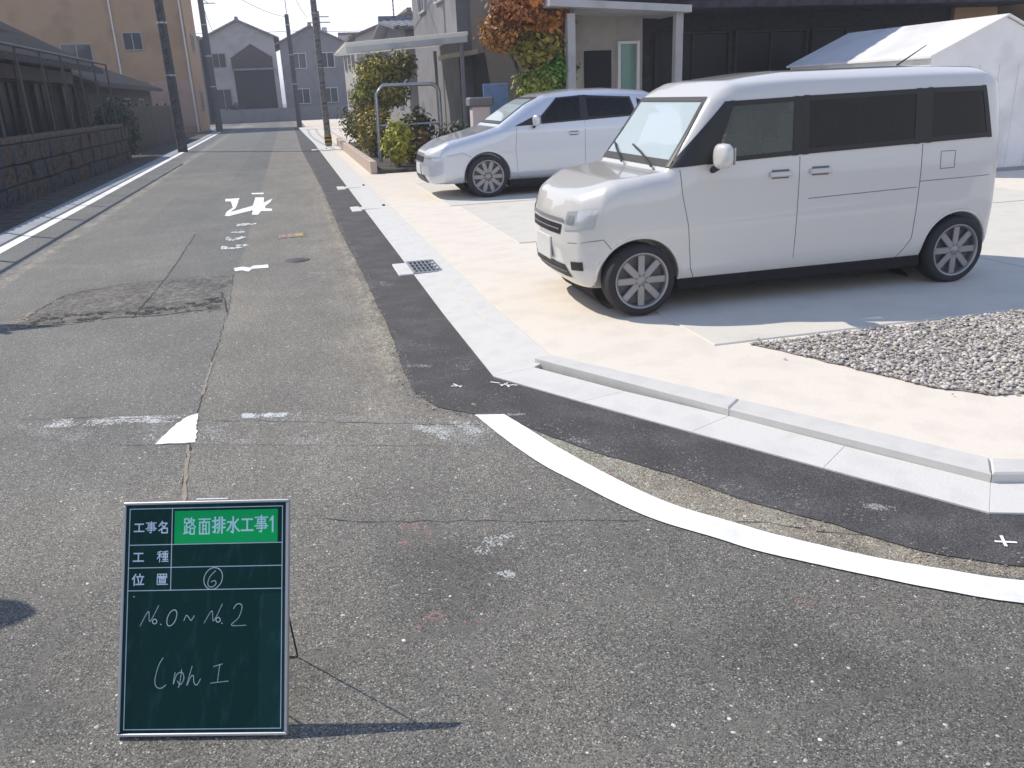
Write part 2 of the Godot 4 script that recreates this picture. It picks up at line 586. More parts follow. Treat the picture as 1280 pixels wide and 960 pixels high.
# paint that has mostly worn off: small leftover flakes inside an outline
func flakes(poly: Array, cell: float, keep: float, sd: int, y := 0.003, freq := 6.0) -> MB:
	var m := MB.new()
	var f := FastNoiseLite.new()
	f.seed = sd
	f.frequency = freq
	f.fractal_octaves = 4
	var pp := PackedVector2Array(poly)
	var lo := pp[0]
	var hi := pp[0]
	for p in pp:
		lo = lo.min(p)
		hi = hi.max(p)
	var rng := RandomNumberGenerator.new()
	rng.seed = sd
	var nx := int((hi.x - lo.x) / cell) + 1
	var nz := int((hi.y - lo.y) / cell) + 1
	for i in nx:
		for j in nz:
			var c := lo + Vector2(i + rng.randf(), j + rng.randf()) * cell
			if not Geometry2D.is_point_in_polygon(c, pp) or f.get_noise_2d(c.x, c.y) < keep + rng.randf_range(-0.12, 0.12):
				continue
			var o := PackedVector2Array()
			var s := cell * rng.randf_range(0.35, 0.85)
			var ph := rng.randf() * TAU
			for k in 6:
				o.append(c + Vector2.from_angle(ph + k * TAU / 6) * s * rng.randf_range(0.6, 1.15))
			m.sheet(o, y + rng.randf() * 0.0004)
	return m

# fine grains of worn paint or dust lying in an outline, thinned out by noise
func dusting(called: String, label: String, cat: String, poly: Array, n: int, size: float, c: Color, sd: int, y: float, freq: float, soft: float, bias: float, parent: Node = null) -> void:
	var pp := PackedVector2Array(poly)
	var lo := pp[0]
	var hi := pp[0]
	for p in pp:
		lo = lo.min(p)
		hi = hi.max(p)
	var f := FastNoiseLite.new()
	f.seed = sd
	f.frequency = freq
	f.fractal_octaves = 4
	var rng := RandomNumberGenerator.new()
	rng.seed = sd
	var st := MB.new()
	st.lathe([V(0.0, 0.12), V(0.8, 0.1), V(1.0, 0.0)], 5)
	var xf := []
	for k in n * 6:
		if xf.size() >= n:
			break
		var p := Vector2(rng.randf_range(lo.x, hi.x), rng.randf_range(lo.y, hi.y))
		if not Geometry2D.is_point_in_polygon(p, pp) or rng.randf() > (f.get_noise_2d(p.x, p.y * 0.8) + bias) / soft:
			continue
		var s := size * rng.randf_range(0.4, 1.2)
		xf.append(Transform3D(Basis(Vector3.UP, rng.randf() * TAU).scaled_local(Vector3(s * rng.randf_range(0.8, 1.5), s, s)), Vector3(p.x, y, p.y)))
	var mm := MultiMesh.new()
	mm.transform_format = MultiMesh.TRANSFORM_3D
	mm.use_colors = true
	mm.mesh = st.mesh()
	mm.instance_count = xf.size()
	for k in xf.size():
		mm.set_instance_transform(k, xf[k])
		var t := rng.randf_range(0.75, 1.15)
		mm.set_instance_color(k, Color(c.r * t, c.g * t, c.b * t))
	var mi := MultiMeshInstance3D.new()
	mi.multimesh = mm
	mi.material_override = M.flake
	if parent:
		mi.name = numbered(called, parent)
		parent.add_child(mi, true)
	else:
		mi.name = numbered(called, self)
		add_child(mi, true)
		tag(mi, label, cat)
	mi.set_meta("kind", "stuff")

# a band that follows a line
func band(line: Array, left: float, right: float) -> Array:
	var a := []
	var b := []
	for i in line.size():
		var d: Vector2 = (line[mini(i + 1, line.size() - 1)] - line[maxi(i - 1, 0)]).normalized().orthogonal()
		a.append(line[i] + d * left)
		b.append(line[i] - d * right)
	b.reverse()
	return a + b

const GUT_E := [Vector2(0.54, -56.0), Vector2(0.7, -44.0), Vector2(0.85, -34.0), Vector2(0.89, -23.0), Vector2(0.93, -12.67), Vector2(0.945, -8.47), Vector2(0.95, -6.0), Vector2(0.97, -4.44), Vector2(1.31, -3.87), Vector2(1.66, -3.31), Vector2(2.0, -2.77), Vector2(2.34, -2.24), Vector2(2.47, -2.19), Vector2(4.4, -1.66), Vector2(8.0, -0.62)]
const GUT_J := [Vector2(0.84, -56.0), Vector2(0.98, -44.0), Vector2(1.1, -34.0), Vector2(1.13, -23.0), Vector2(1.15, -12.67), Vector2(1.17, -8.47), Vector2(1.18, -6.0), Vector2(1.23, -4.5), Vector2(1.57, -3.93), Vector2(1.91, -3.42), Vector2(2.21, -2.925), Vector2(2.52, -2.43), Vector2(2.68, -2.38), Vector2(4.5, -1.88), Vector2(8.05, -0.85)]
const GUT_B := [Vector2(1.0, -56.0), Vector2(1.14, -44.0), Vector2(1.26, -34.0), Vector2(1.28, -23.0), Vector2(1.3, -12.67), Vector2(1.31, -8.47), Vector2(1.32, -6.0), Vector2(1.37, -4.56), Vector2(1.68, -4.03), Vector2(2.02, -3.52), Vector2(2.32, -3.02), Vector2(2.62, -2.55), Vector2(2.74, -2.5), Vector2(4.53, -2.0), Vector2(8.08, -0.97)]

func lot_edge() -> Array:
	return GUT_B

# split two matching lines into pieces of about the given length: calls back with four corners
func pieces(a: Array, b: Array, from: int, to: int, length: float, make: Callable) -> void:
	for i in range(from, to):
		var s := maxi(1, int(round(a[i].distance_to(a[i + 1]) / length)))
		for k in s:
			var t0 := float(k) / s
			var t1 := float(k + 1) / s
			make.call(a[i].lerp(a[i + 1], t0), a[i].lerp(a[i + 1], t1), b[i].lerp(b[i + 1], t1), b[i].lerp(b[i + 1], t0), i)

func block(p: Array, y_out: float, y_in: float, bottom: float, gap: float, bev := 0.006) -> MB:
	# p: four corners (road side a0 a1, far side b1 b0); the top tilts from y_out to y_in, upper edges chamfered
	var mid: Vector2 = (p[0] + p[1] + p[2] + p[3]) / 4.0
	var m := MB.new()
	var ys := [y_out, y_out, y_in, y_in]
	var lowr := []
	var shoulder := []
	var top := []
	for k in 4:
		var nx: Vector2 = p[(k + 1) % 4]
		var pv: Vector2 = p[(k + 3) % 4]
		var to1: Vector2 = (nx - p[k]).normalized()
		var to2: Vector2 = (pv - p[k]).normalized()
		var along_dir: Vector2 = to1 if k % 2 == 0 else to2
		var q: Vector2 = p[k] + along_dir * gap
		var q2: Vector2 = q + (to1 + to2) * bev
		lowr.append(Vector3(q.x, bottom, q.y))
		shoulder.append(Vector3(q.x, ys[k] - bev, q.y))
		top.append(Vector3(q2.x, ys[k], q2.y))
	var inside := Vector3(mid.x, bottom - 1.0, mid.y)
	m.quad_out(top[0], top[1], top[2], top[3], inside)
	var ins := Vector3(mid.x, (bottom + y_in) * 0.5, mid.y)
	for k in 4:
		var k2 := (k + 1) % 4
		m.quad_out(lowr[k], lowr[k2], shoulder[k2], shoulder[k], ins)
		m.quad_out(shoulder[k], shoulder[k2], top[k2], top[k], ins)
	return m

func make_gutters() -> void:
	var g := Node3D.new()
	g.name = "gutter"
	add_child(g)
	g.set_meta("kind", "structure")
	var skip := func(a: Vector2) -> bool: return false
	pieces(GUT_E, GUT_J, 0, GUT_E.size() - 1, 2.0, func(a, b, c, d, i):
		var mid: Vector2 = (a + b + c + d) / 4.0
		part("gutter_slab", block([a, b, c, d], 0.012, 0.016, -0.05, 0.0004, 0.0015), M.concrete, g))
	var k := Node3D.new()
	k.name = "kerb"
	add_child(k)
	k.set_meta("kind", "structure")
	# flush along the street, raised round the corner
	pieces(GUT_J, GUT_B, 0, 7, 2.0, func(a, b, c, d, i):
		part("kerb_stone", block([a, b, c, d], 0.02, 0.04, -0.05, 0.0005, 0.002), M.kerb, k))
	var a0: Vector2 = GUT_J[7]
	var b0: Vector2 = GUT_B[7]
	for s in [[7, 9], [9, 11]]:
		part("kerb_stone", block([GUT_J[s[0]] + (V(0.02, -0.06) if s[0] == 7 else Vector2.ZERO), GUT_J[s[1]], GUT_B[s[1]], GUT_B[s[0]]], 0.058, 0.058, -0.05, 0.0015, 0.008), M.kerb, k)
	for i in [11, 12, 13]:
		part("kerb_stone", block([GUT_J[i], GUT_J[i + 1], GUT_B[i + 1], GUT_B[i]], 0.058, 0.058, -0.05, 0.0015, 0.008), M.kerb, k)
	# left side: gutter slabs that drift out with the street
	var le := []
	var lj := []
	for z in [-9.0, -20.0, -32.0, -45.0, -58.0]:
		var dx: float = -0.0122 * (-z - 10.0)
		le.append(V(-3.66 + dx, z))
		lj.append(V(-3.93 + dx, z))
	pieces(le, lj, 0, 4, 2.0, func(a, b, c, d, i):
		part("gutter_slab", block([a, b, c, d], 0.01, 0.03, -0.05, 0.0015, 0.004), M.left_gutter, g))

func make_lots() -> void:
	var p := PackedVector2Array()
	for q in GUT_B:
		p.append(q)
	p.append_array([V(60, -0.62 + 15), V(60, -75), V(1.0, -75)])
	var l := MB.new()
	l.slab(p, -0.05, 0.042)
	struct("concrete_forecourt", l, M.tan)
	# paler concrete bays under the cars, cut by joints
	var pads := Node3D.new()
	pads.name = "parking_bay"
	add_child(pads)
	pads.set_meta("kind", "structure")
	for q in [[2.35, -4.42, 5.6, -8.4], [5.62, -4.42, 12.5, -8.4], [2.2, -8.5, 5.6, -11.9], [5.62, -8.5, 9.3, -11.3], [2.1, -12.0, 5.6, -15.6], [5.62, -12.0, 9.3, -15.6]]:
		var m := MB.new()
		m.box(Vector3((q[0] + q[2]) * 0.5, 0.0265, (q[1] + q[3]) * 0.5), Vector3(q[2] - q[0], 0.05, q[1] - q[3]), 0.006)
		part("concrete_slab", m, M.pad, pads)
	# gravel corner
	var gp := ragged([V(2.56, -4.36), V(2.78, -3.9), V(3.02, -3.35), V(3.2, -3.17), V(3.45, -3.08), V(9.5, -1.35), V(9.5, -4.4)], 0.03, 0.1, 5, true)
	var gb := MB.new()
	gb.sheet(gp, 0.047)
	struct("gravel_bed", gb, mat(0.36, 0.335, 0.32, 0.95, T.speckle, 1.2, T.gravel_h, 1.5))
	var st := MB.new()
	st.lathe([V(0.0, 0.6), V(0.62, 0.5), V(1.0, 0.05), V(0.7, -0.4), V(0.0, -0.5)], 6)
	var mm := MultiMesh.new()
	mm.transform_format = MultiMesh.TRANSFORM_3D
	mm.use_colors = true
	mm.mesh = st.mesh()
	var rng := RandomNumberGenerator.new()
	rng.seed = 5
	var xf := []
	while xf.size() < 30000:
		var c := V(rng.randf_range(2.5, 8.0), rng.randf_range(-4.42, -1.5))
		if Geometry2D.is_point_in_polygon(c if rng.randf() > 0.03 else c + V(rng.randfn(), rng.randfn()) * 0.09, gp):
			var s := 0.0055 + 0.011 * pow(rng.randf(), 1.8)
			xf.append(Transform3D(Basis.from_euler(Vector3(rng.randf() * 0.6, rng.randf() * TAU, rng.randf() * 0.6)).scaled_local(Vector3(s * rng.randf_range(0.8, 1.4), s * 0.8, s)), Vector3(c.x, 0.052 + rng.randf() * 0.008, c.y)))
	mm.instance_count = xf.size()
	for i in xf.size():
		mm.set_instance_transform(i, xf[i])
		var t := rng.randf_range(0.28, 0.62)
		mm.set_instance_color(i, Color(t * 1.03, t * rng.randf_range(0.92, 0.98), t * rng.randf_range(0.78, 0.92)))
	var mi := MultiMeshInstance3D.new()
	mi.multimesh = mm
	mi.material_override = M.flake
	mi.name = "gravel"
	add_child(mi)
	tag(mi, "grey and mauve gravel beside the white van behind the raised kerb", "gravel")
	mi.set_meta("kind", "stuff")
	# left side ground behind the gutter
	var lg := MB.new()
	lg.slab(PackedVector2Array([V(-3.93, -9.0), V(-4.55, -58.0), V(-60, -58.0), V(-60, -9.0)]), -0.05, 0.03)
	struct("roadside_soil", lg, M.soil)

const STRIP := [Vector2(0.54, -57.0), Vector2(0.3, -57.0), Vector2(0.3, -30.0), Vector2(0.38, -23.0), Vector2(0.45, -16.4), Vector2(0.46, -10.6), Vector2(0.5, -7.9), Vector2(0.51, -6.0), Vector2(0.5, -5.17), Vector2(0.48, -4.67), Vector2(0.5, -4.35), Vector2(0.58, -4.08), Vector2(0.77, -3.88), Vector2(0.88, -3.84), Vector2(0.95, -3.66), Vector2(1.03, -3.5), Vector2(1.15, -3.28), Vector2(1.39, -2.93), Vector2(1.57, -2.6), Vector2(1.76, -2.36), Vector2(1.93, -2.1), Vector2(2.2, -1.9), Vector2(4.3, -1.15), Vector2(7.9, -0.1)]

func make_markings() -> void:
	var s := ragged(STRIP, 0.013, 0.08, 3)
	var back := []
	for k in range(GUT_E.size() - 1, -1, -1):
		back.append(GUT_E[k] + V(0.02, -0.01))
	s.append_array(PackedVector2Array(back))
	var m := MB.new()
	m.sheet(s, 0.004)
	var so := struct("new_asphalt_strip", m, M.new_asphalt)
	# fresh white curve
	var up := [V(0.885, -3.85), V(0.95, -3.62), V(1.02, -3.36), V(1.11, -3.08), V(1.2, -2.84), V(1.29, -2.66), V(1.42, -2.49), V(1.51, -2.37), V(1.64, -2.23), V(1.77, -2.1), V(1.92, -1.98), V(2.12, -1.84), V(2.6, -1.63), V(3.4, -1.36), V(7.9, 0.0)]
	var lo := [V(0.74, -3.9), V(0.82, -3.5), V(0.9, -3.2), V(0.99, -2.97), V(1.075, -2.76), V(1.17, -2.58), V(1.31, -2.4), V(1.4, -2.28), V(1.53, -2.15), V(1.67, -2.02), V(1.83, -1.88), V(2.04, -1.73), V(2.54, -1.5), V(3.35, -1.22), V(7.85, 0.14)]
	var a := MB.new()
	var fz := FastNoiseLite.new()
	fz.frequency = 9.0
	for i in up.size() - 1:
		var n := 12
		for k in n:
			var q := []
			for e in [[up, k], [up, k + 1], [lo, k + 1], [lo, k]]:
				var t: float = float(e[1]) / n
				var arr: Array = e[0]
				# smooth curve through the points
				var p: Vector2 = arr[i].cubic_interpolate(arr[i + 1], arr[maxi(i - 1, 0)], arr[mini(i + 2, arr.size() - 1)], t)
				q.append(p + V(0.5, 0.8) * fz.get_noise_2d(p.x * 9.0, p.y * 9.0) * 0.006)
			a.sheet(PackedVector2Array(q), 0.006)
	one("white_curved_line", a, M.paint, "fresh bright white curved edge line sweeping round the corner asphalt", "road marking")
	# left edge line
	var e := MB.new()
	for k in 14:
		var z0 := -8.6 - k * 3.5
		var z1 := z0 - 3.5
		var d0 := -0.0122 * (-z0 - 10.0)
		var d1 := -0.0122 * (-z1 - 10.0)
		e.sheet(PackedVector2Array([V(-3.46 + d0, z0), V(-3.46 + d1, z1), V(-3.61 + d1, z1), V(-3.61 + d0, z0)]), 0.004)
	one("white_edge_line", e, M.paint, "long straight white edge line along the left gutter", "road marking")
	# worn stop line and give-way letter
	var solid := MB.new()
	solid.sheet(ragged([V(-0.655, -4.44), V(-0.625, -4.02), V(-0.82, -4.06), V(-0.79, -4.17), V(-0.76, -4.29), V(-0.71, -4.41)], 0.012, 0.03, 8, true), 0.004)
	var stop := thing("worn_stop_line", "worn white stop line across the street, one solid corner left", "road marking")
	dusting("paint_grains", "", "", [V(-1.64, -4.67), V(-1.19, -4.58), V(-0.19, -4.28), V(0.82, -3.78), V(0.76, -3.5), V(-0.6, -3.99), V(-1.35, -4.3)], 12000, 0.0038, Color(0.33, 0.325, 0.315), 31, 0.0005, 3.5, 1.0, 0.12, stop)
	dusting("paint_grains", "", "", [V(-1.45, -4.66), V(-0.66, -4.43), V(-0.7, -4.34), V(-1.45, -4.52)], 1700, 0.0042, Color(0.52, 0.52, 0.51), 35, 0.0006, 4.0, 0.8, 0.2, stop)
	dusting("paint_grains", "", "", [V(-0.42, -4.36), V(-0.12, -4.27), V(-0.14, -4.21), V(-0.42, -4.29)], 420, 0.005, Color(0.52, 0.55, 0.54), 36, 0.0006, 6.0, 0.5, 0.15, stop)
	dusting("paint_grains", "", "", [V(0.42, -3.95), V(0.8, -3.78), V(0.72, -3.56), V(0.4, -3.7)], 800, 0.0045, Color(0.44, 0.45, 0.43), 37, 0.0006, 5.0, 0.5, 0.05, stop)
	part("solid_paint", solid, M.paint, stop)
	var re := MB.new()
	re.sheet(ragged([V(-1.23, -15.53), V(-0.99, -15.5), V(-0.97, -14.05), V(-1.03, -13.51), V(-0.72, -14.17), V(-0.72, -15.45), V(-0.57, -15.35), V(-0.56, -14.5), V(-0.42, -15.12), V(-0.46, -14.43), V(-0.53, -13.99), V(-0.51, -13.71), V(-0.4, -13.57), V(-0.41, -13.29), V(-0.57, -13.39), V(-0.6, -12.94), V(-0.69, -12.99), V(-0.7, -13.57), V(-1.02, -13.02), V(-1.08, -13.1), V(-1.09, -13.55), V(-1.02, -14.08), V(-1.11, -15.06), V(-1.2, -15.12)], 0.01, 0.1, 4, true), 0.004)
	re.sheet(PackedVector2Array([V(-0.82, -16.28), V(-0.59, -16.2), V(-0.6, -15.92), V(-0.8, -16.05)]), 0.004)
	var word := thing("road_lettering", "worn white stop lettering painted on the street, seen upside down", "road marking")
	part("letter", re, M.paint, word)
	for q in [[[V(-0.87, -12.15), V(-0.59, -12.03), V(-0.59, -11.83), V(-0.85, -11.86)], 41], [[V(-0.9, -11.5), V(-0.72, -11.42), V(-0.71, -11.15), V(-0.88, -11.26)], 42], [[V(-0.93, -10.95), V(-0.69, -10.83), V(-0.68, -10.5), V(-0.9, -10.6)], 43], [[V(-0.94, -10.33), V(-0.62, -10.16), V(-0.61, -9.9), V(-0.91, -9.96)], 44]]:
		part("letter_remains", flakes(q[0], 0.022, -0.05, q[1], 0.004, 4.0), M.paint, word).set_meta("kind", "stuff")
	var m5 := MB.new()
	m5.sheet(ragged([V(-0.71, -8.7), V(-0.63, -8.74), V(-0.55, -8.65), V(-0.52, -8.75), V(-0.37, -8.74), V(-0.37, -8.56), V(-0.53, -8.57), V(-0.56, -8.44), V(-0.62, -8.55), V(-0.68, -8.52)], 0.015, 0.04, 6, true), 0.004)
	part("letter_remains", m5, M.paint, word)
	# far junction lines
	var tl := MB.new()
	tl.ribbon([V(-5.4, -56.0), V(-6.2, -66.5), V(-2.5, -67.0)], [0.2, 0.3, 0.4], 0.004)
	tl.ribbon([V(-2.5, -64.3), V(-5.3, -63.9), V(-4.6, -58.5)], 0.3, 0.004)
	one("white_junction_line", tl, M.paint, "white line turning the corner at the far end of the street", "road marking")
	# other small wear
	for q in [[[V(-0.1, -8.22), V(0.16, -8.1), V(0.18, -7.79), V(-0.04, -7.84)], 0.12, 51, "pale scuff on the asphalt between the small iron cover and the drain grate"], [[V(0.0, -6.4), V(0.42, -6.16), V(0.41, -6.0), V(0.05, -6.25)], 0.22, 52, "faint pale scuff on the asphalt left of the fresh strip"], [[V(0.45, -2.68), V(0.62, -2.68), V(0.64, -2.54), V(0.46, -2.56)], 0.05, 53, "white scuff right of the board, the one nearer the crack"], [[V(0.46, -2.43), V(0.56, -2.43), V(0.57, -2.33), V(0.46, -2.35)], 0.02, 54, "white scuff right of the board, the lower one"]]:
		dusting("paint_scuff", q[3], "paint scuff", q[0], 90 if q[2] == 54 else 170, 0.004, Color(0.4, 0.41, 0.4), q[2], 0.0005, 8.0, 0.5, 0.06 - q[1] * 0.3)
	for q in [[[V(0.17, -2.29), V(0.41, -2.24), V(0.4, -2.16), V(0.18, -2.2)], 61, "faint pink chalk dash right of the board"], [[V(0.24, -2.89), V(0.33, -2.87), V(0.35, -2.69), V(0.2, -2.67)], 62, "faint pink chalk mark just below the long crack"], [[V(1.36, -2.02), V(1.44, -1.98), V(1.42, -1.9), V(1.36, -1.94)], 63, "faint pink chalk mark below the white curve"]]:
		dusting("chalk_smudge", q[2], "chalk mark", q[0], 45 if q[1] == 63 else 170, 0.0036, Color(0.26, 0.16, 0.145), q[1], 0.0004, 8.0, 0.5, 0.05)
	var cr := MB.new()
	for q in [[V(0.705, -4.372), V(0.765, -4.35)], [V(0.725, -4.405), V(0.755, -4.335)]]:
		cr.ribbon(q, 0.011, 0.008)
	one("chalk_cross", cr, M.paint, "small white chalk cross on the fresh strip at the gutter corner", "chalk mark")
	cr = MB.new()
	for q in [[V(0.93, -4.36), V(0.975, -4.32)], [V(0.97, -4.30), V(1.03, -4.26)], [V(0.97, -4.27), V(1.02, -4.31)], [V(1.0, -4.31), V(1.01, -4.24)], [V(1.03, -4.27), V(1.06, -4.25)]]:
		cr.ribbon(q, 0.01, 0.0085)
	one("chalk_scribble", cr, M.paint, "small white chalk scribble right at the gutter's corner", "chalk mark")
	cr = MB.new()
	cr.ribbon([V(2.205, -2.07), V(2.27, -2.04)], 0.011, 0.008)
	cr.ribbon([V(2.255, -2.095), V(2.215, -2.03)], 0.011, 0.0085)
	one("chalk_cross", cr, M.paint, "white chalk cross on the fresh strip near the kerb's right end", "chalk mark")
	for q in [[[V(0.76, -4.84), V(0.88, -4.64), V(0.84, -4.63), V(0.77, -4.76)], 71], [[V(0.53, -4.88), V(0.69, -4.79), V(0.67, -4.76), V(0.52, -4.82)], 72], [[V(0.91, -3.88), V(1.01, -3.83), V(1.0, -3.8), V(0.9, -3.83)], 73], [[V(1.93, -2.5), V(2.06, -2.39), V(2.03, -2.36), V(1.93, -2.44)], 74], [[V(0.76, -4.07), V(0.87, -4.04), V(0.85, -3.97), V(0.76, -4.0)], 75], [[V(1.1, -3.5), V(1.3, -3.2), V(1.25, -3.18), V(1.06, -3.46)], 76], [[V(0.62, -7.4), V(0.7, -7.4), V(0.72, -7.2), V(0.6, -7.2)], 77]]:
		dusting("dust_streak", ["pale dust streak on the fresh strip just before the gutter corner", "pale dust streak at the left edge of the fresh strip", "pale dust streak at the top end of the white curve", "pale dust streak on the fresh strip near the raised kerb's right end", "pale dust patch above the top end of the white curve", "pale dust patch between the white curve and the raised kerb", "pale dust patch on the fresh strip below the drain grate"][q[1] - 71], "dust", q[0], 130, 0.004, Color(0.28, 0.265, 0.25), q[1], 0.0045, 8.0, 0.6, 0.15)
	# sandy grains that blur the joint between the old surface and the fresh strip
	var left_edge := STRIP.slice(1, 13)
	var low_edge := STRIP.slice(13, 23)
	dusting("strip_edge_dust", "sandy dust along the street side edge of the fresh strip", "dust", band(left_edge.slice(2), 0.05, 0.06), 4500, 0.005, Color(0.24, 0.225, 0.195), 81, 0.0042, 2.5, 0.5, 0.22)
	dusting("strip_edge_dust", "dark crumbs scattered along the street side edge of the fresh strip", "crumbs", band(left_edge.slice(3), 0.02, 0.05), 2500, 0.005, Color(0.07, 0.066, 0.07), 82, 0.0006, 3.0, 0.5, 0.2)
	dusting("strip_edge_dust", "brown dust where the fresh strip meets the old lens beside the white curve", "dust", band(low_edge, 0.09, 0.08), 3600, 0.0045, Color(0.25, 0.228, 0.185), 83, 0.0042, 3.0, 0.5, 0.12)
	dusting("strip_edge_dust", "thin grey dust in drifts on the fresh strip along the raised kerb", "dust", [V(0.6, -5.5), V(0.9, -5.5), V(0.93, -4.42), V(1.2, -3.9), V(2.2, -2.3), V(2.1, -2.1), V(1.5, -2.75), V(1.1, -3.4), V(0.6, -4.2)], 2600, 0.004, Color(0.2, 0.19, 0.185), 85, 0.0042, 2.2, 0.6, -0.04)
	# cracks
	var names := ["long crack across the street through the worn stop line", "short crack below the worn stop line", "long fine crack across the asphalt right of the board", "short crack between the white curve and the fresh strip", "dark broken edge at the near side of the rough patch", "crack round the far side of the rough patch", "crack running up through the rough patch", "short crack at the right side of the rough patch", "seam down the middle of the street"]
	var lines := [[V(-1.61, -4.71), V(-1.14, -4.56), V(-0.64, -4.34), V(-0.19, -4.15), V(0.36, -3.92), V(0.74, -3.76)], [V(-0.99, -4.12), V(-0.6, -3.99), V(-0.11, -3.8), V(0.68, -3.51)], [V(-0.22, -3.07), V(-0.04, -3.01), V(0.17, -2.92), V(0.41, -2.84), V(0.67, -2.75), V(0.94, -2.67), V(1.16, -2.58)], [V(1.44, -2.49), V(1.55, -2.45), V(1.64, -2.37), V(1.77, -2.28), V(1.89, -2.2)], [V(-2.3, -6.93), V(-1.81, -6.9), V(-1.5, -6.96), V(-1.2, -6.9), V(-0.72, -6.95)], [V(-2.24, -6.95), V(-2.18, -7.75), V(-2.1, -8.12), V(-1.71, -8.35), V(-1.0, -8.4)], [V(-1.37, -6.89), V(-1.35, -7.54), V(-1.32, -8.59), V(-1.32, -9.64), V(-1.33, -11.45)], [V(-0.75, -7.6), V(-0.7, -7.2), V(-0.66, -6.8)], [V(-0.62, -3.2), V(-0.65, -4.0), V(-0.66, -5.3), V(-0.65, -6.05), V(-0.65, -6.93), V(-0.69, -8.3)]]
	var wd := [0.004, 0.0025, 0.004, 0.007, 0.02, 0.01, 0.012, 0.014, 0.006]
	var rng := RandomNumberGenerator.new()
	rng.seed = 9
	for k in lines.size():
		var pts := Array(ragged(lines[k], 0.02, 0.05, 80 + k))
		var c := MB.new()
		var run := []
		var ws := []
		for p in pts:
			if rng.randf() < (0.12 if k < 4 else 0.05) and run.size() > 3:
				c.ribbon(run, ws, 0.0025)
				run = []
				ws = []
			run.append(p)
			ws.append(wd[k] * rng.randf_range(0.3, 1.2))
		if run.size() > 1:
			c.ribbon(run, ws, 0.0025)
		one("road_crack", c, M.crack, names[k], "crack").set_meta("kind", "stuff")
	var sand := MB.new()
	for q in [[V(-0.6, -3.2), V(-0.655, -4.0)], [V(-0.66, -4.75), V(-0.655, -5.4)]]:
		var pts := Array(ragged(q, 0.008, 0.05, 99))
		var ws := []
		for p in pts:
			ws.append(rng.randf_range(0.008, 0.022))
		sand.ribbon(pts, ws, 0.0032)
	one("sandy_seam", sand, M.dust, "sand filled seam running up the street above the board", "seam").set_meta("kind", "stuff")
	# crumbled rough patch stones
	var crumbs := flakes([V(-2.2, -6.95), V(-2.1, -7.3), V(-1.5, -7.2), V(-0.72, -7.4), V(-0.72, -6.97), V(-1.4, -6.97)], 0.02, 0.12, 17, 0.003, 5.0)
	one("broken_asphalt", crumbs, M.crack, "dark crumbled asphalt along the near edge of the rough patch", "broken asphalt").set_meta("kind", "stuff")
	var rp := MB.new()
	var fl := flakes([V(-2.4, -6.85), V(-2.15, -7.9), V(-2.05, -7.9), V(-2.2, -6.95), V(-1.8, -6.93), V(-1.8, -6.88)], 0.022, 0.0, 18, 0.0035, 5.0)
	one("pale_crumbs", fl, M.dust, "pale crumbs along the left edge of the rough patch", "crumbs").set_meta("kind", "stuff")
	# small iron covers in the street
	var vc := thing("valve_cover", "small rectangular rusty pink valve cover set in the street", "valve cover", Vector3(-0.13, 0, -10.6))
	var vm := MB.new()
	vm.box(Vector3(0, -0.016, 0), Vector3(0.36, 0.04, 0.34), 0.006)
	part("frame", vm, mat(0.2, 0.18, 0.15, 0.8, T.mottled, 3.0), vc)
	vm = MB.new()
	vm.box(Vector3(-0.005, -0.012, 0), Vector3(0.3, 0.04, 0.26), 0.006)
	part("lid", vm, mat(0.42, 0.29, 0.23, 0.85, T.mottled, 3.0), vc)
	vm = MB.new()
	vm.box(Vector3(0.09, 0.008, 0), Vector3(0.1, 0.006, 0.24), 0.002)
	part("painted_edge", vm, mat(0.5, 0.42, 0.15, 0.85, T.mottled, 4.0), vc)
	var ic := thing("iron_cover", "small round dark iron cover in the street below the valve cover", "iron cover", Vector3(-0.09, 0, -8.86))
	var im := MB.new()
	im.lathe([V(0.13, -0.03), V(0.13, 0.004), V(0.105, 0.006), V(0.1, 0.003)], 20)
	part("ring", im, mat(0.1, 0.09, 0.09, 0.7), ic)
	im = MB.new()
	im.lathe([V(0.098, 0.0), V(0.09, 0.007), V(0.0, 0.008)], 20)
	part("lid", im, mat(0.07, 0.055, 0.06, 0.6, T.mottled, 6.0), ic)

func drain(at: Vector3, label: String, with_grate := true) -> void:
	var o := thing("drain" if with_grate else "drain_block", label, "drain", at)
	var b := MB.new()
	b.box(Vector3(-0.06, -0.02, 0), Vector3(0.14, 0.076, 0.56), 0.006)
	part("concrete_block", b, M.concrete, o)
	if not with_grate:
		b = MB.new()
		b.box(Vector3(0.15, -0.02, 0), Vector3(0.275, 0.084, 0.3), 0.006)
		part("cover_slab", b, M.concrete, o)
		b = MB.new()
		b.box(Vector3(0.36, 0.028, -0.06), Vector3(0.04, 0.03, 0.12), 0.004)
		part("weep_slot", b, M.void, o)
		return
	b = MB.new()
	b.box(Vector3(0.14, 0.0, 0), Vector3(0.25, 0.041, 0.56), 0.0)
	part("pit", b, M.void, o)
	var f := MB.new()
	for s in [-1, 1]:
		f.box(Vector3(0.14, 0.022, s * 0.275), Vector3(0.27, 0.016, 0.014), 0.002)
		f.box(Vector3(0.14 + s * 0.128, 0.022, 0), Vector3(0.014, 0.016, 0.53), 0.002)
	part("grate_frame", f, M.galv, o)
	for k in 7:
		var bar := MB.new()
		bar.box(Vector3(0.14 - 0.12 + 0.04 * k, 0.0245, 0), Vector3(0.012, 0.012, 0.535), 0.002)
		part("grate_bar", bar, M.galv, o)
	for k in 4:
		var bar := MB.new()
		bar.box(Vector3(0.14, 0.0275, -0.21 + 0.14 * k), Vector3(0.24, 0.014, 0.02), 0.002)
		part("cross_bar", bar, M.galv, o)

